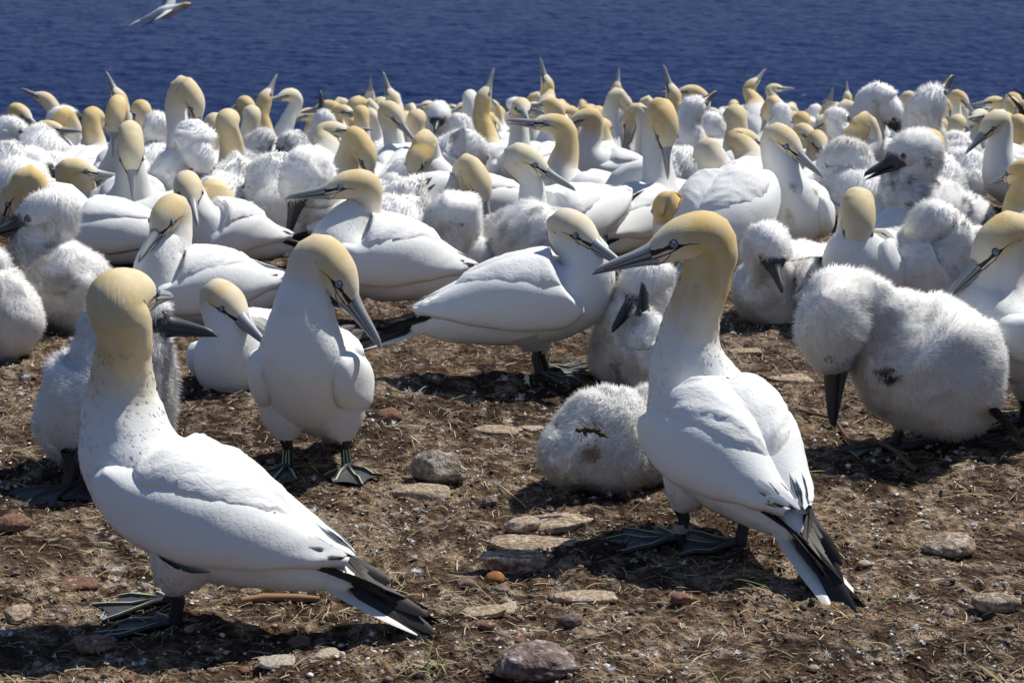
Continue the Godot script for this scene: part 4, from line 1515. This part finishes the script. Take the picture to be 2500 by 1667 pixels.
	hero("adult", {"label": "white adult with long straight neck and bill slanting over a sleeping chick's back", "at": [1330, 660],
		"TB": [1500, 500, 0.24], "BC": [1400, 530, 0.10], "BR": [1330, 545, 0.02], "NB": [1303, 520, 0.0], "W": [[1296, 440, 0.0]], "HD": [1293, 392, -0.01], "tip": [1430, 470, -0.04], "k": 1.03, "fat": 1.05, "reach": 0.12, "neck": 0.85, "tone": -0.1})
	hero("adult", {"label": "big white adult seen from behind, rumpled back, beside the muddy breasted adult", "at": [1770, 655],
		"TB": [1700, 600, -0.14], "BC": [1745, 545, -0.06], "BR": [1790, 470, 0.04], "NB": [1755, 430, 0.09], "W": [], "HD": [1727, 375, 0.10], "tip": [1712, 420, 0.23], "k": 1.05, "fat": 1.3, "reach": 0.10, "tone": 0.2, "tips": false})

func spare_wingtip() -> void:
	# the crown foremost adult's dark wingtip sticking out beyond its shoulder
	var root: Node3D = get_child(get_child_count() - 1)
	for e in [[2030, 636, 1931, 637, 0.010], [2025, 648, 1950, 646, 0.006]]:
		var a := at_z(e[0], e[1], root.position.z - 0.02) - root.position
		var b := at_z(e[2], e[3], root.position.z + 0.03) - root.position
		var mb := MB.new()
		blade(mb, [a, a.lerp(b, 0.5) + Vector3(0, 0.003, 0), b], [e[4], e[4] * 0.8, 0.001], Vector3(0, 1, 0.3), 0.002, Color(0.018, 0.016, 0.015), Color(0.03, 0.028, 0.026))
		part(mb, "primary_feather", M.quill, root)

func build_hero_chicks() -> void:
	hero("chick", {"label": "huge fluffy white chick stooping, dark bill straight down to the soil, dark tail quills", "at": [2200, 1098],
		"TB": [2348, 958, 0.02], "BC": [2280, 890, 0.0], "BR": [2195, 838, 0.0], "NB": [2140, 780, -0.01], "W": [[2062, 728, -0.03]], "HD": [2030, 815, -0.05], "tip": [2021, 1040, -0.05], "hyaw": 180.0,
		"feet": [[2168, 1100, 190, false], [2250, 1090, 190, true]], "k": 1.06, "fat": 1.18, "neck": 1.02, "head": 1.3, "bill": 0.115, "flippers": false, "barbs": 75000, "soil": 0.22, "quills": 0.5, "mask": 0.6, "patches": [[[2168, 922, -0.105], 0.014, 2.2, Color(0.09, 0.09, 0.092)], [[2380, 945, -0.08], 0.010, 1.2, Color(0.14, 0.14, 0.14)]]})
	tail_quills([2415, 1000], [2490, 1112], "", 1098)
	hero("chick", {"label": "white downy chick hidden behind the back turned adult's neck, charcoal face and bill showing", "at": [250, 1165],
		"TB": [190, 1040, 0.0], "BC": [245, 985, 0.0], "BR": [290, 905, 0.0], "NB": [290, 830, 0.0], "W": [], "HD": [335, 770, 0.0], "tip": [505, 800, -0.02], "k": 1.05, "fat": 1.14, "neck": 1.15, "head": 1.15, "bill": 0.095, "barbs": 42000,
		"feet": [[150, 1212, -120, true], [200, 1205, -100, false]], "soil": 0.15, "mask": 1.2})
	hero("chick", {"label": "tall chick leaning back with dark bill, beside the curled resting adult", "at": [190, 812],
		"TB": [225, 765, 0.03], "BC": [180, 712, 0.02], "BR": [115, 640, 0.0], "NB": [95, 588, 0.0], "W": [], "HD": [100, 525, 0.0], "tip": [-22, 562, -0.03], "k": 1.0, "fat": 1.02, "neck": 1.0, "head": 1.2, "barbs": 32000, "soil": 0.5, "flippers": false, "mask": 1.2})
	hero("chick", {"label": "plump downy chick sitting right below the tall leaning chick", "at": [15, 868],
		"TB": [10, 810, 0.04], "BC": [8, 780, 0.0], "BR": [-20, 720, -0.01], "NB": [-40, 680, 0.0], "W": [], "HD": [-60, 640, 0.0], "tip": [-180, 650, 0.0], "k": 0.95, "fat": 0.9, "barbs": 20000, "soil": 0.3, "flippers": false})
	hero("chick", {"label": "fluffy chick with drooping dark bill sitting behind the one that points its bill up", "at": [1530, 940],
		"TB": [1570, 900, 0.10], "BC": [1545, 862, 0.06], "BR": [1540, 800, 0.03], "NB": [1558, 745, 0.02], "W": [], "HD": [1568, 694, 0.0], "tip": [1492, 800, -0.07], "k": 0.95, "fat": 0.86, "neck": 1.0, "head": 1.1, "barbs": 22000, "soil": 0.5, "flippers": false})
	hero("chick", {"label": "small chick pointing its dark bill straight up in front of the drooping billed chick", "at": [1590, 962],
		"TB": [1640, 930, 0.04], "BC": [1600, 900, 0.0], "BR": [1582, 868, -0.02], "NB": [1580, 840, -0.02], "W": [], "HD": [1580, 810, -0.02], "tip": [1578, 700, -0.02], "hyaw": 180.0, "k": 0.92, "fat": 0.66, "neck": 0.85, "head": 1.0, "bill": 0.075, "barbs": 16000, "soil": 0.3, "flippers": false, "eyes": false, "mask": 0.3})
	hero("chick", {"label": "round fluffy chick lying rump outwards behind the tall upright adult, mud stuck to its rump", "at": [1470, 1190],
		"TB": [1395, 1108, -0.05], "BC": [1472, 1082, 0.0], "BR": [1555, 1062, 0.05], "NB": [1615, 1025, 0.09], "W": [], "HD": [1670, 1010, 0.12], "tip": [1760, 1060, 0.12], "k": 1.0, "fat": 0.88, "neck": 0.9, "barbs": 46000, "flippers": false, "soil": 0.25, "patches": [[[1445, 1110, -0.11], 0.024, 1.4, Color(0.50, 0.41, 0.31)]]})
	rump_mud()
	hero("chick", {"label": "white chick facing out with slender dark bill hanging, beside the crown foremost adult", "at": [1880, 790],
		"TB": [2010, 650, 0.16], "BC": [1935, 690, 0.08], "BR": [1872, 705, 0.03], "NB": [1870, 655, 0.0], "W": [], "HD": [1882, 608, -0.05], "tip": [1916, 716, -0.16], "k": 1.0, "fat": 0.93, "head": 1.05, "neck": 0.85, "barbs": 30000, "soil": 0.35})
	hero("chick", {"label": "smooth downy chick with its head tucked down behind the stooping chick", "at": [2260, 790],
		"TB": [2160, 700, 0.03], "BC": [2225, 660, 0.0], "BR": [2290, 640, 0.0], "NB": [2310, 590, 0.0], "W": [[2290, 552, 0.0]], "HD": [2250, 575, -0.02], "tip": [2215, 680, -0.02], "hyaw": 180.0, "k": 1.0, "fat": 1.0, "neck": 1.2, "head": 1.1, "barbs": 26000, "flippers": false})
	hero("chick", {"label": "spotted grey and white chick with a heavy half open grey bill, fluffy crest", "at": [2240, 650],
		"TB": [2370, 535, 0.12], "BC": [2290, 530, 0.06], "BR": [2225, 500, 0.0], "NB": [2215, 440, 0.0], "W": [], "HD": [2218, 372, -0.01], "tip": [2112, 418, -0.05], "k": 1.05, "fat": 1.0, "neck": 1.0, "head": 1.25, "spots": 0.9, "grey": 0.25, "gape": 7.0, "barbs": 22000, "mask": 1.3})
	hero("chick", {"label": "plump chick with its head sunk in its down, behind the profile adult's back", "at": [1110, 700],
		"TB": [1200, 620, 0.06], "BC": [1140, 620, 0.02], "BR": [1100, 600, 0.0], "NB": [1092, 575, -0.01], "W": [], "HD": [1088, 548, -0.02], "tip": [1040, 610, -0.02], "hyaw": 180.0, "k": 0.95, "fat": 0.82, "neck": 1.2, "head": 1.5, "bill": 0.06, "barbs": 22000, "soil": 0.5, "flippers": false})
	hero("chick", {"label": "speckled fluffy chick lying down between the sunk headed chick and the standing adult", "at": [1290, 690],
		"TB": [1200, 590, 0.02], "BC": [1280, 585, 0.0], "BR": [1360, 595, 0.0], "NB": [1400, 600, 0.0], "W": [], "HD": [1440, 610, 0.02], "tip": [1500, 660, 0.02], "k": 1.0, "fat": 1.0, "spots": 0.5, "barbs": 24000, "flippers": false})

func tail_quills(a: Array, b: Array, _l: String, gy: float) -> void:
	# dark sprouting tail quills of the stooping chick (its last added bird)
	var root: Node3D = get_child(get_child_count() - 1)
	var g := on_ground(2200, gy)
	var p0 := at_z(a[0], a[1], g.z + 0.06) - root.position
	var p1 := at_z(b[0], b[1] - 14.0, g.z + 0.03) - root.position
	p1.y = maxf(p1.y, 0.012)
	for i in 7:
		var t := i / 6.0 - 0.5
		var mb := MB.new()
		var d := p1 - p0
		var end := p1 + Vector3(0.03 * t, -0.04 * t + 0.012, 0.06 * t) - d * absf(t) * 0.35
		var st := p0 + Vector3(0.01 * t, 0.02 * t, 0.06 * t)
		blade(mb, [st, st.lerp(end, 0.5) + Vector3(0.004, 0.004, 0), end], [0.009, 0.0095, 0.001], Vector3(0.2, 0.5, 1).normalized(), 0.002, Color(0.03, 0.03, 0.031), Color(0.10, 0.10, 0.10))
		part(mb, "tail_quill", M.quill, root)

func rump_mud() -> void:
	var root: Node3D = get_child(get_child_count() - 1)
	var g := on_ground(1470, 1190)
	var c := at_z(1447, 1048, g.z + 0.135) - root.position
	for i in 9:
		var lump := stone_mesh(600 + i, 0.8, 0.6, Color(0.045, 0.032, 0.022), Color(0.10, 0.075, 0.05), 0.0, 7, 8)
		var o := part(lump, "mud_clot", M.litter, root)
		o.position = c + Vector3((i - 4) * 0.0055 + rng.randf_range(-0.004, 0.004), rng.randf_range(-0.006, 0.008) - 0.0006 * (i - 4) * (i - 4), rng.randf_range(-0.006, 0.002))
		o.scale = Vector3.ONE * rng.randf_range(0.003, 0.008)
	var mb := MB.new()
	for i in 14:
		var st := c + Vector3(rng.randf_range(-0.022, 0.022), rng.randf_range(-0.005, 0.006), 0.0)
		var e := st + Vector3(rng.randf_range(-0.022, 0.022), rng.randf_range(-0.026, 0.020), rng.randf_range(0.0, 0.010))
		blade(mb, [st, st.lerp(e, 0.5) + Vector3(0, 0.002, 0.003), e], [0.0008, 0.0008, 0.0004], Vector3(0.3, 0.6, 0.5), 0.0006, Color(0.06, 0.04, 0.025), Color(0.16, 0.12, 0.07))
	part(mb, "stuck_straw", M.litter, root)

# a bird placed by its head: pixel, pixels per metre there, headings in degrees (0 right, 90 away, 180 left, -90 towards us)
func by_head(kind: String, px: float, py: float, s: float, hyaw: float, hpitch: float, byaw: float, label: String, x := {}) -> void:
	var o: Dictionary = x.duplicate()
	o.label = label
	var k: float = o.get("k", 1.0)
	o.k = k
	var HD := at_depth(px, py, F / s)
	var Fh := yawdir(byaw)
	var lean: float = o.get("lean", 0.02)
	var pr := deg_to_rad(hpitch)
	var f := yawdir(hyaw) * cos(pr) + Vector3.UP * sin(pr)
	o.f = f
	o.hyaw = hyaw
	var hflat := yawdir(hyaw)
	var bowed := hpitch < -48.0
	var bx := HD - Fh * ((0.165 + lean) * k)
	if bowed:
		bx -= hflat * 0.055 * k
	var g := gh(bx.x, bx.z)
	var hh := HD.y - g
	var stand: bool = hh > 0.43 * k or o.get("stand", false)
	var pitch := deg_to_rad(o.get("pitch", 34.0 if stand else 14.0))
	var fat: float = o.get("fat", 1.08 if kind == "adult" else 0.96)
	o.fat = fat
	var bh: float = (0.215 if stand else (0.082 if kind == "adult" else 0.098)) * k * fat
	var ax := Fh * cos(pitch) + Vector3.UP * sin(pitch)
	var BC := Vector3(bx.x, g + bh, bx.z)
	o.BC = BC
	o.BR = BC + ax * 0.115 * k
	o.TB = BC - ax * (0.165 if kind == "adult" else 0.10) * k
	if not stand:
		o.TB.y = maxf(o.TB.y, gh(o.TB.x, o.TB.z) + 0.05 * k)
	o.NB = o.BR + (Fh * 0.035 + Vector3.UP * 0.06) * k
	o.HD = HD
	o.byaw = byaw
	var H0 := HD - f * 0.034 * k
	var dist: float = (H0 - o.NB).length()
	var W := []
	if dist > 0.075 * k:
		var m0 := (Fh * 0.25 + Vector3.UP).normalized() * dist * 1.15
		var m1: Vector3 = f.lerp(Vector3.UP, 0.2).normalized() * dist * o.get("curl", 1.1)
		for t in ([0.5] if dist < 0.16 * k else [0.33, 0.68]):
			var t2: float = t * t
			var t3: float = t2 * t
			W.append(o.NB * (2 * t3 - 3 * t2 + 1) + m0 * (t3 - 2 * t2 + t) + H0 * (-2 * t3 + 3 * t2) + m1 * (t3 - t2))
	if bowed and HD.y > o.NB.y - 0.02:
		# the neck rises behind the head, turns over and comes down into it
		var B1 := HD - hflat * 0.080 * k - Vector3.UP * 0.012 * k
		var B2 := HD - hflat * 0.048 * k + Vector3.UP * 0.052 * k
		W = [o.NB.lerp(B1, 0.5), B1, B2] if (B1 - o.NB).length() > 0.12 * k else [B1, B2]
	o.W = W
	o.base = Vector3(bx.x, g, bx.z)
	o.lod = o.get("lod", 1 if s > 450 else 2)
	if stand:
		var S := Fh.cross(Vector3.UP)
		o.feet = []
		for e: float in [-1.0, 1.0]:
			var q := Vector3(bx.x, 0, bx.z) + S * 0.05 * e * k + Fh * 0.02
			q.y = gh(q.x, q.z)
			o.feet.append([q, byaw, e > 0])
	taken.append(Vector2(BC.x, BC.z))
	if kind == "adult":
		adult(o)
	else:
		o.quills = o.get("quills", 0.0)
		chick(o)
func build_mid_adults() -> void:
	var G := "gannets in the crowded rows behind"
	var L := [
		# px, py, px per metre, head yaw, head pitch, body yaw, label, more
		[1348, 303, 770, 178, 8, 150, "adult seen from behind with its bill half open, beyond the long necked adult", {"gape": 5.0, "reach": 0.22}],
		[1275, 262, 600, -80, -12, -70, "adult peering over the half open bill of the one in front", {}],
		[1172, 452, 840, -40, -68, 10, "adult with its neck arched over and bill poking down toward a sleeping chick", {"lean": 0.08, "curl": 1.5, "reach": 0.2}],
		[1018, 388, 770, -120, -55, 185, "adult with deep orange head tucked against its breast", {"tone": 0.8, "lean": 0.02, "reach": 0.16}],
		[893, 378, 760, -40, -68, -60, "adult bending its head sideways to preen its breast", {"lean": 0.05, "curl": 1.4, "reach": 0.2, "tone": 0.1}],
		[812, 318, 660, 4, 4, 60, "adult with bill held level to the side in front of a tall chick", {"reach": 0.16}],
		[1627, 315, 830, -70, -80, 60, "adult with head hung low and dark bill straight down before the white rumpled back", {"curl": 1.6, "reach": 0.18, "lean": -0.02}],
		[1560, 425, 800, 150, -30, 178, "adult bent forward with rumpled white back and black wing edge", {"pitch": 4.0, "reach": 0.05, "lean": -0.06}],
		[1822, 340, 720, 20, -15, 100, "adult looking away over the muddy breasted one's shoulder", {"tone": 0.1}],
		[1625, 507, 890, 100, -40, 175, "adult showing only a round orange crown above its folded body", {"tone": 1.0, "lean": 0.0}],
		[1793, 279, 690, 95, -10, 100, "adult with round yellow nape near the black winged chick", {}],
		[2422, 303, 700, -152, -38, 200, "adult with lowered bill near the crest haired chick", {"tone": -0.15, "reach": 0.13}],
		[2492, 420, 860, 120, -20, 120, "adult with tall yellow nape beyond the spotted chick's tail", {"reach": 0.24, "lean": 0.0}],
		[2269, 345, 860, 88, -12, 45, "adult with glowing orange nape behind the spotted chick", {"tone": 0.6, "reach": 0.18}],
		[2082, 338, 720, -150, -58, 40, "adult with orange head bowed over its breast beside the spotted chick", {"tone": 0.5, "curl": 1.4, "reach": 0.17}],
		[557, 290, 745, 92, -5, 80, "adult with tall straight yellow neck, nape turned, beside the hunched chick", {"reach": 0.24, "lean": -0.05}],
		[474, 250, 720, -30, -72, 150, "adult with tall yellow head bowed sideways against the sea", {"curl": 1.5, "reach": 0.22, "tone": 0.0, "lean": -0.03}],
		[319, 372, 840, -78, -70, -80, "adult bowing its big yellow crown, bill touching its breast", {"curl": 1.5, "reach": 0.2, "lean": 0.03}],
		[279, 290, 640, -96, -72, -80, "adult with crown bowed behind the big crowned adult", {"curl": 1.4, "reach": 0.18}],
		[234, 288, 600, 70, -35, 80, "adult nape close beside the bowed crown", {"reach": 0.2}],
		[290, 240, 520, 150, 62, 120, "adult pointing its bill up at the sky behind the twin napes", {"reach": 0.15}],
		[106, 240, 480, 160, 22, 160, "adult with neck stretched and bill raised against the sea at the colony's edge", {"reach": 0.15}],
		[53, 276, 520, -25, -30, 160, "adult looking back over its shoulder at the colony's edge", {}],
		[122, 313, 560, -3, -3, 170, "adult with bright orange nape and level bill", {"tone": 0.9, "reach": 0.14}],
		[192, 415, 800, 10, -8, -50, "adult with flat yellow crown standing beside the arched neck adult", {"reach": 0.18, "lean": 0.0, "lod": 0}],
		[30, 480, 880, 190, -60, 178, "adult with neck arched right over and yellow head lowered behind the tall leaning chick", {"lean": 0.06, "curl": 1.4, "reach": 0.2}],
		[536, 486, 850, -20, -40, 10, "adult showing only a curved yellow neck behind the straight faced adult", {"reach": 0.25, "lean": 0.0, "tone": 0.3}],
		[646, 240, 500, 52, 55, 100, "adult skypointing with its neck curved in front of the sea", {"reach": 0.25}],
		[701, 232, 460, -140, -5, 20, "adult with long pale neck and face turned beside the skypointing one", {"tone": -0.5, "reach": 0.12}],
		[957, 240, 480, 140, 68, 150, "adult with bill thrust up behind the slant billed adult", {"reach": 0.12}],
		[964, 280, 620, -40, -40, -95, "adult with slanting bill and broad shaded breast", {"tone": -0.3, "lean": 0.02}],
		[1016, 288, 610, 95, -15, 70, "adult with a smooth round nape beside the dark faced chick", {}],
		[1180, 240, 560, 45, 66, 120, "adult with straight orange neck and bill pointed at the sky", {"tone": 0.3, "reach": 0.3}],
		[1336, 207, 470, 150, 76, 90, "adult with pale crown, bill straight up, tallest against the sea", {"tone": -0.3, "reach": 0.17}],
		[1424, 288, 630, 195, -18, 200, "adult standing sideways with wings raised from its flank", {"reach": 0.16, "pitch": 20.0, "lean": 0.0}],
		[1684, 224, 500, 182, 2, 170, "adult with its bill pulled level against the sea behind the upright chick", {"reach": 0.15}],
		[1644, 232, 540, 140, 70, 120, "adult with a broad dark bill thrown up at the sky", {"reach": 0.2}],
		[1835, 208, 420, 30, 45, 100, "adult with thin stretched neck, head like a knob above the crowd", {"reach": 0.22}],
		[1506, 218, 380, 70, 75, 100, "distant adult with bill up between the rows", {"reach": 0.2}],
		[2424, 249, 420, 186, -3, 150, "adult with level bill beyond the lowered bill adult", {}],
		[1893, 215, 330, 0, 2, 100, "thin necked adult far back with small level bill", {"reach": 0.2}],
		[880, 275, 520, 100, -10, 90, "adult nape behind the level billed adult", {}],
		[880, 250, 430, 60, -20, 10, "adult with white back broadside at the brink", {"lean": 0.05}],
		[340, 262, 540, 120, -10, 100, "adult nape half hidden by the upright plump chick", {}],
		[520, 300, 640, 110, -20, 60, "adult with pale buff nape tight behind the tall straight neck", {"reach": 0.2}],
		[600, 265, 420, -30, -20, 30, "adult dozing at the brink below the skypointing one", {}],
		[1463, 275, 470, 60, -10, 60, "adult nape before the chick with black quills", {}],
		[1495, 265, 430, 120, -30, 80, "adult with bowed nape before the brink", {}],
		[1545, 280, 470, 30, -40, 20, "adult with bill tucked before the brink", {}],
		[1475, 308, 520, 70, -20, 80, "small round nape sunk among white backs", {}],
		[1955, 290, 520, 100, -10, 90, "adult nape between the two tucked chicks", {}],
		[1970, 325, 560, -60, -20, -80, "adult with dark lores looking out between the napes", {}],
		[2000, 345, 600, -80, -25, -90, "adult with buff head and white folded wings below the dark chick", {}],
		[2105, 245, 380, 60, -30, 60, "adult with bowed nape behind the shaggy chick", {}],
		[2235, 245, 430, -30, -40, 0, "adult preening at the brink behind the shaggy chick", {}],
		[2350, 240, 400, -40, -40, -60, "adult with slanted bill beyond the shaggy chick's bill", {}],
		[2340, 300, 560, 70, -20, 60, "buff nape between the shaggy chick and the lowered bill adult", {}],
		[2470, 240, 430, 110, -10, 100, "adult nape below the crossed black quills", {}],
		[2480, 300, 560, 100, -20, 60, "adult with buff neck folded at the colony's flank", {"reach": 0.22}],
		[2500, 262, 480, 100, -20, 60, "adult holding its black wingtips up at the flank of the far rows", {}],
	]
	for e in L:
		var x: Dictionary = e[7].duplicate()
		x.group = G
		by_head("adult", e[0], e[1], e[2], e[3], e[4], e[5], e[6], x)
		if e[0] == 2500:
			# this one holds its wings up: two black tips against the sea
			var root: Node3D = get_child(get_child_count() - 1)
			for w in [[2512, 330, 2492, 262, 2461, 228], [2530, 270, 2500, 232, 2473, 212]]:
				var z := root.position.z + 0.1
				var p0 := at_z(w[0], w[1], z) - root.position
				var p1 := at_z(w[2], w[3], z) - root.position
				var p2 := at_z(w[4], w[5], z) - root.position
				var mb := MB.new()
				blade(mb, [p0, p0.lerp(p1, 0.6) + Vector3(0.004, 0, 0), p1, p2], [0.014, 0.016, 0.014, 0.003], Vector3(0.8, -0.5, 0.3), 0.003, Color(0.018, 0.016, 0.015), Color(0.03, 0.028, 0.026))
				part(mb, "raised_wingtip", M.quill, root)

func build_mid_chicks() -> void:
	var G := "downy chicks among the rows behind"
	var L := [
		[978, 512, 860, 38, 42, 60, "white chick with its bill wide open and raised, behind the profile adult", {"gape": 16.0, "head": 1.2, "fat": 1.0, "lean": -0.05, "mask": 0.4}],
		[726, 448, 850, -130, -70, -110, "round headed chick with dark bill hanging down its breast", {"head": 1.35, "neck": 1.2, "lean": 0.03, "curl": 1.4, "bill": 0.105}],
		[486, 392, 800, -60, -60, 20, "hunched chick with its neck arched over, beside the big crowned adult", {"lean": 0.03, "neck": 1.35, "curl": 1.6, "head": 1.2, "soil": 0.4}],
		[383, 300, 590, 100, 20, 90, "upright plump chick seen from behind against the sea", {"neck": 1.3, "head": 1.2, "lean": -0.05}],
		[160, 283, 520, 5, 0, 170, "chick with half open bill and tousled crown at the colony's edge", {"gape": 10.0, "head": 1.2}],
		[32, 318, 620, 0, -15, 30, "plump white chick with short dark bill at the colony's edge", {"head": 1.25}],
		[88, 402, 690, -20, -14, -40, "chick with sooty face and bill resting on its neighbour", {"head": 1.3, "mask": 1.3}],
		[115, 372, 660, 60, -50, 120, "pale chick bending over behind the sooty faced one", {"head": 1.25, "neck": 1.3}],
		[10, 400, 700, 160, -30, 120, "white chick lying flat at the colony's edge", {}],
		[790, 292, 560, 110, 72, 100, "chick begging with its neck straight up and bill to the sky", {"neck": 1.25, "head": 1.1, "gape": 12.0, "lean": -0.06}],
		[1069, 282, 545, -95, -25, -80, "chick with a round black face looking out of the crowd", {"mask": 1.4, "head": 1.15}],
		[1125, 312, 580, 80, -40, 80, "pale chick with sunk head behind the dark faced chick", {}],
		[1150, 372, 690, 60, -40, 10, "large smooth backed chick sleeping beside the orange headed adult", {"lean": 0.02, "neck": 1.5, "head": 1.5, "bill": 0.05}],
		[1697, 262, 620, 38, 30, 60, "upright chick with a black bill slanting up, beyond the hung head adult", {"head": 1.1, "neck": 1.1}],
		[646, 428, 800, 170, -30, 120, "small white chick rolled up beside the round headed chick", {"head": 1.3}],
		[700, 352, 640, -150, -30, 160, "grey chick lying with dark wings beside the begging chick", {"grey": 0.5, "spots": 0.5}],
		[640, 345, 640, 100, -30, 60, "grey smudged chick back below the curved neck", {"grey": 0.4, "spots": 0.4}],
		[2173, 272, 640, -20, -55, -60, "chick curling its head into its shoulder beside the shaggy one", {"head": 1.25, "neck": 1.3, "curl": 1.4}],
		[2275, 245, 700, 40, 40, 90, "shaggy chick with a tall ragged crown and bill raised, highest chick against the sea", {"head": 1.35, "neck": 1.25, "plush": 1.5, "lean": -0.06}],
		[2085, 425, 760, 150, -40, 110, "sleek pale chick back beside the spotted chick", {"lean": -0.1, "neck": 1.3}],
		[2050, 285, 520, 20, -10, 120, "dark faced chick between the tucked chick and the far napes", {"mask": 1.2}],
		[2330, 350, 640, 90, -20, 90, "upright white chick back behind the glowing orange nape", {"neck": 1.3}],
		[1525, 290, 480, 150, -20, 30, "grey chick with black wing quills among the far rows", {"grey": 0.6, "spots": 0.6, "quills": 0.8}],
		[1905, 275, 480, 110, -20, 60, "white chick back among the far napes", {}],
		[955, 452, 800, 100, -20, 70, "little pale chick under the preening adult's bill", {"head": 0.9, "k": 0.8}],
		[600, 440, 780, 80, -30, 60, "white chick back between the straight neck and the round headed chick", {"head": 1.2}],
		[1010, 330, 600, 60, -30, 30, "white chick back behind the slant billed adult", {}],
		[1740, 300, 560, 60, -20, 90, "broad backed chick beside the round yellow nape", {}],
	]
	for e in L:
		var x: Dictionary = e[7].duplicate()
		x.group = G
		by_head("chick", e[0], e[1], e[2], e[3], e[4], e[5], e[6], x)

func build_far_birds() -> void:
	# the packed rows toward the brink: each a bird of its own, poses and headings differ
	var r := RandomNumberGenerator.new()
	r.seed = 99
	var poses := [
		["small far gannet dozing low among the packed rows at the brink", 0.25, 0.02, 10.0, -35.0],
		["small far gannet with upright neck among the packed rows at the brink", 0.33, 0.0, 20.0, -5.0],
		["small far gannet bowing its head among the packed rows at the brink", 0.30, 0.02, 40.0, -70.0],
		["small far gannet pointing its bill up among the packed rows at the brink", 0.38, -0.02, 20.0, 65.0],
	]
	var made := 0
	var tries := 0
	while made < 285 and tries < 14000:
		tries += 1
		var d := 8.6 + 10.6 * pow(r.randf(), 0.6)
		var x := r.randf_range(-1, 1) * (0.262 * d + 0.2)
		var q := Vector2(x, -d)
		if d > lerpf(10.6, 19.8, sm(-0.14, -0.045, x / d)) - 0.5:
			continue
		var ok := true
		for t in taken:
			if q.distance_squared_to(t) < 0.27 * 0.27:
				ok = false
				break
		if not ok:
			continue
		var pick := r.randf()
		var i := 0 if pick < 0.42 else (1 if pick < 0.72 else (2 if pick < 0.95 else 3))
		var by := r.randf_range(0, 360)
		var hy := by + r.randf_range(-70, 70)
		var p := Vector3(x, gh(x, -d), -d)
		var head: Vector3 = p + yawdir(by) * 0.18 + Vector3(0, poses[i][1] * r.randf_range(0.88, 1.12), 0)
		var dep := (head - CAM).dot(fwd_v)
		var v := (head - CAM) / dep
		var px := 1250.0 + v.dot(right_v) * F
		var py := 833.5 - v.dot(up_v) * F
		made += 1
		if d > 11.0 and r.randf() < 0.14:
			by_head("chick", px, py, F / dep, hy, poses[i][4] * 0.6, by, "small far downy chick squeezed between the adults at the brink", {"group": "far chicks toward the brink", "head": 1.2})
		else:
			by_head("adult", px, py, F / dep, hy, poses[i][4] + r.randf_range(-12, 12), by, poses[i][0], {"group": "far gannets toward the brink", "tone": r.randf_range(-0.4, 0.5), "reach": r.randf_range(0.12, 0.22), "curl": 1.3})

func build_flying_bird() -> void:
	# one adult gliding past below the brink, over the water
	var c := at_depth(400, 30, 27.0)
	var root := thing("flying_gannet", c, "white adult gannet flying past over the blue sea", "gannet")
	var dirv := (at_depth(470, 12, 26.9) - at_depth(345, 50, 27.1)).normalized()
	var side := dirv.cross(Vector3.UP).normalized()
	var upn := side.cross(dirv)
	# banking, its back turned up and toward the colony
	side = side.rotated(dirv, deg_to_rad(27.0))
	upn = upn.rotated(dirv, deg_to_rad(27.0))
	var sp := Spine.new()
	var yw := yaw_of(dirv)
	sp.put(-dirv * 0.36, 0.010, 0.008, 0.008, yw)
	sp.put(-dirv * 0.20, 0.045, 0.04, 0.04, yw)
	sp.put(Vector3.ZERO, 0.09, 0.085, 0.09, yw)
	sp.put(dirv * 0.14, 0.070, 0.065, 0.068, yw)
	sp.put(dirv * 0.26 + upn * 0.01, 0.042, 0.042, 0.042, yw)
	sp.put(dirv * 0.33 + upn * 0.01, 0.037, 0.037, 0.035, yw)
	sp.put(dirv * 0.39 + upn * 0.005, 0.020, 0.018, 0.018, yw)
	var colour := func(t: float, _phi: float, _q: Vector3) -> Color:
		return Color(0.8, 0.795, 0.775).lerp(Color(0.66, 0.485, 0.225), sm(3.6, 4.4, t) * (1.0 - 0.5 * sm(5.2, 6.0, t)))
	var flatb := func(_q: Vector3, _t: float, _p: float) -> float: return 0.0
	part(skin_mesh(sp, 4.0, 16, Vector3.ZERO, colour, flatb), "body", M.plumage, root)
	make_bill(root, dirv * 0.39, dirv, side, upn, 0.1, 1.0, 0.0, false, 2)
	for sgn: float in [-1.0, 1.0]:
		var mb := MB.new()
		var out := side * sgn
		for i in 9:
			var t := i / 8.0
			var p: Vector3 = dirv * (0.08 + 0.07 * sin(t * PI * 0.8) - 0.30 * t * t) + out * (0.05 + 0.42 * t) + upn * (0.03 + 0.16 * t - 0.10 * t * t)
			var ch := lerpf(0.15, 0.014, pow(t, 1.3))
			var cc := Color(0.79, 0.785, 0.77).lerp(Color(0.016, 0.014, 0.013), sm(0.66, 0.74, t))
			mb.add(p + dirv * ch * 0.5, cc); mb.add(p + upn * 0.012 * (1 - t), cc); mb.add(p - dirv * ch, cc); mb.add(p - upn * 0.008 * (1 - t), cc); mb.add(p + dirv * ch * 0.5, cc)
		mb.grid(5, 9, 0)
		mb.normals()
		part(mb, "wing", M.plumage, root)
	var tm := MB.new()
	blade(tm, [-dirv * 0.3, -dirv * 0.42 - upn * 0.01, -dirv * 0.54 - upn * 0.03], [0.03, 0.028, 0.003], side, 0.004, Color(0.78, 0.77, 0.74), Color(0.78, 0.77, 0.74))
	part(tm, "tail", M.quill, root)
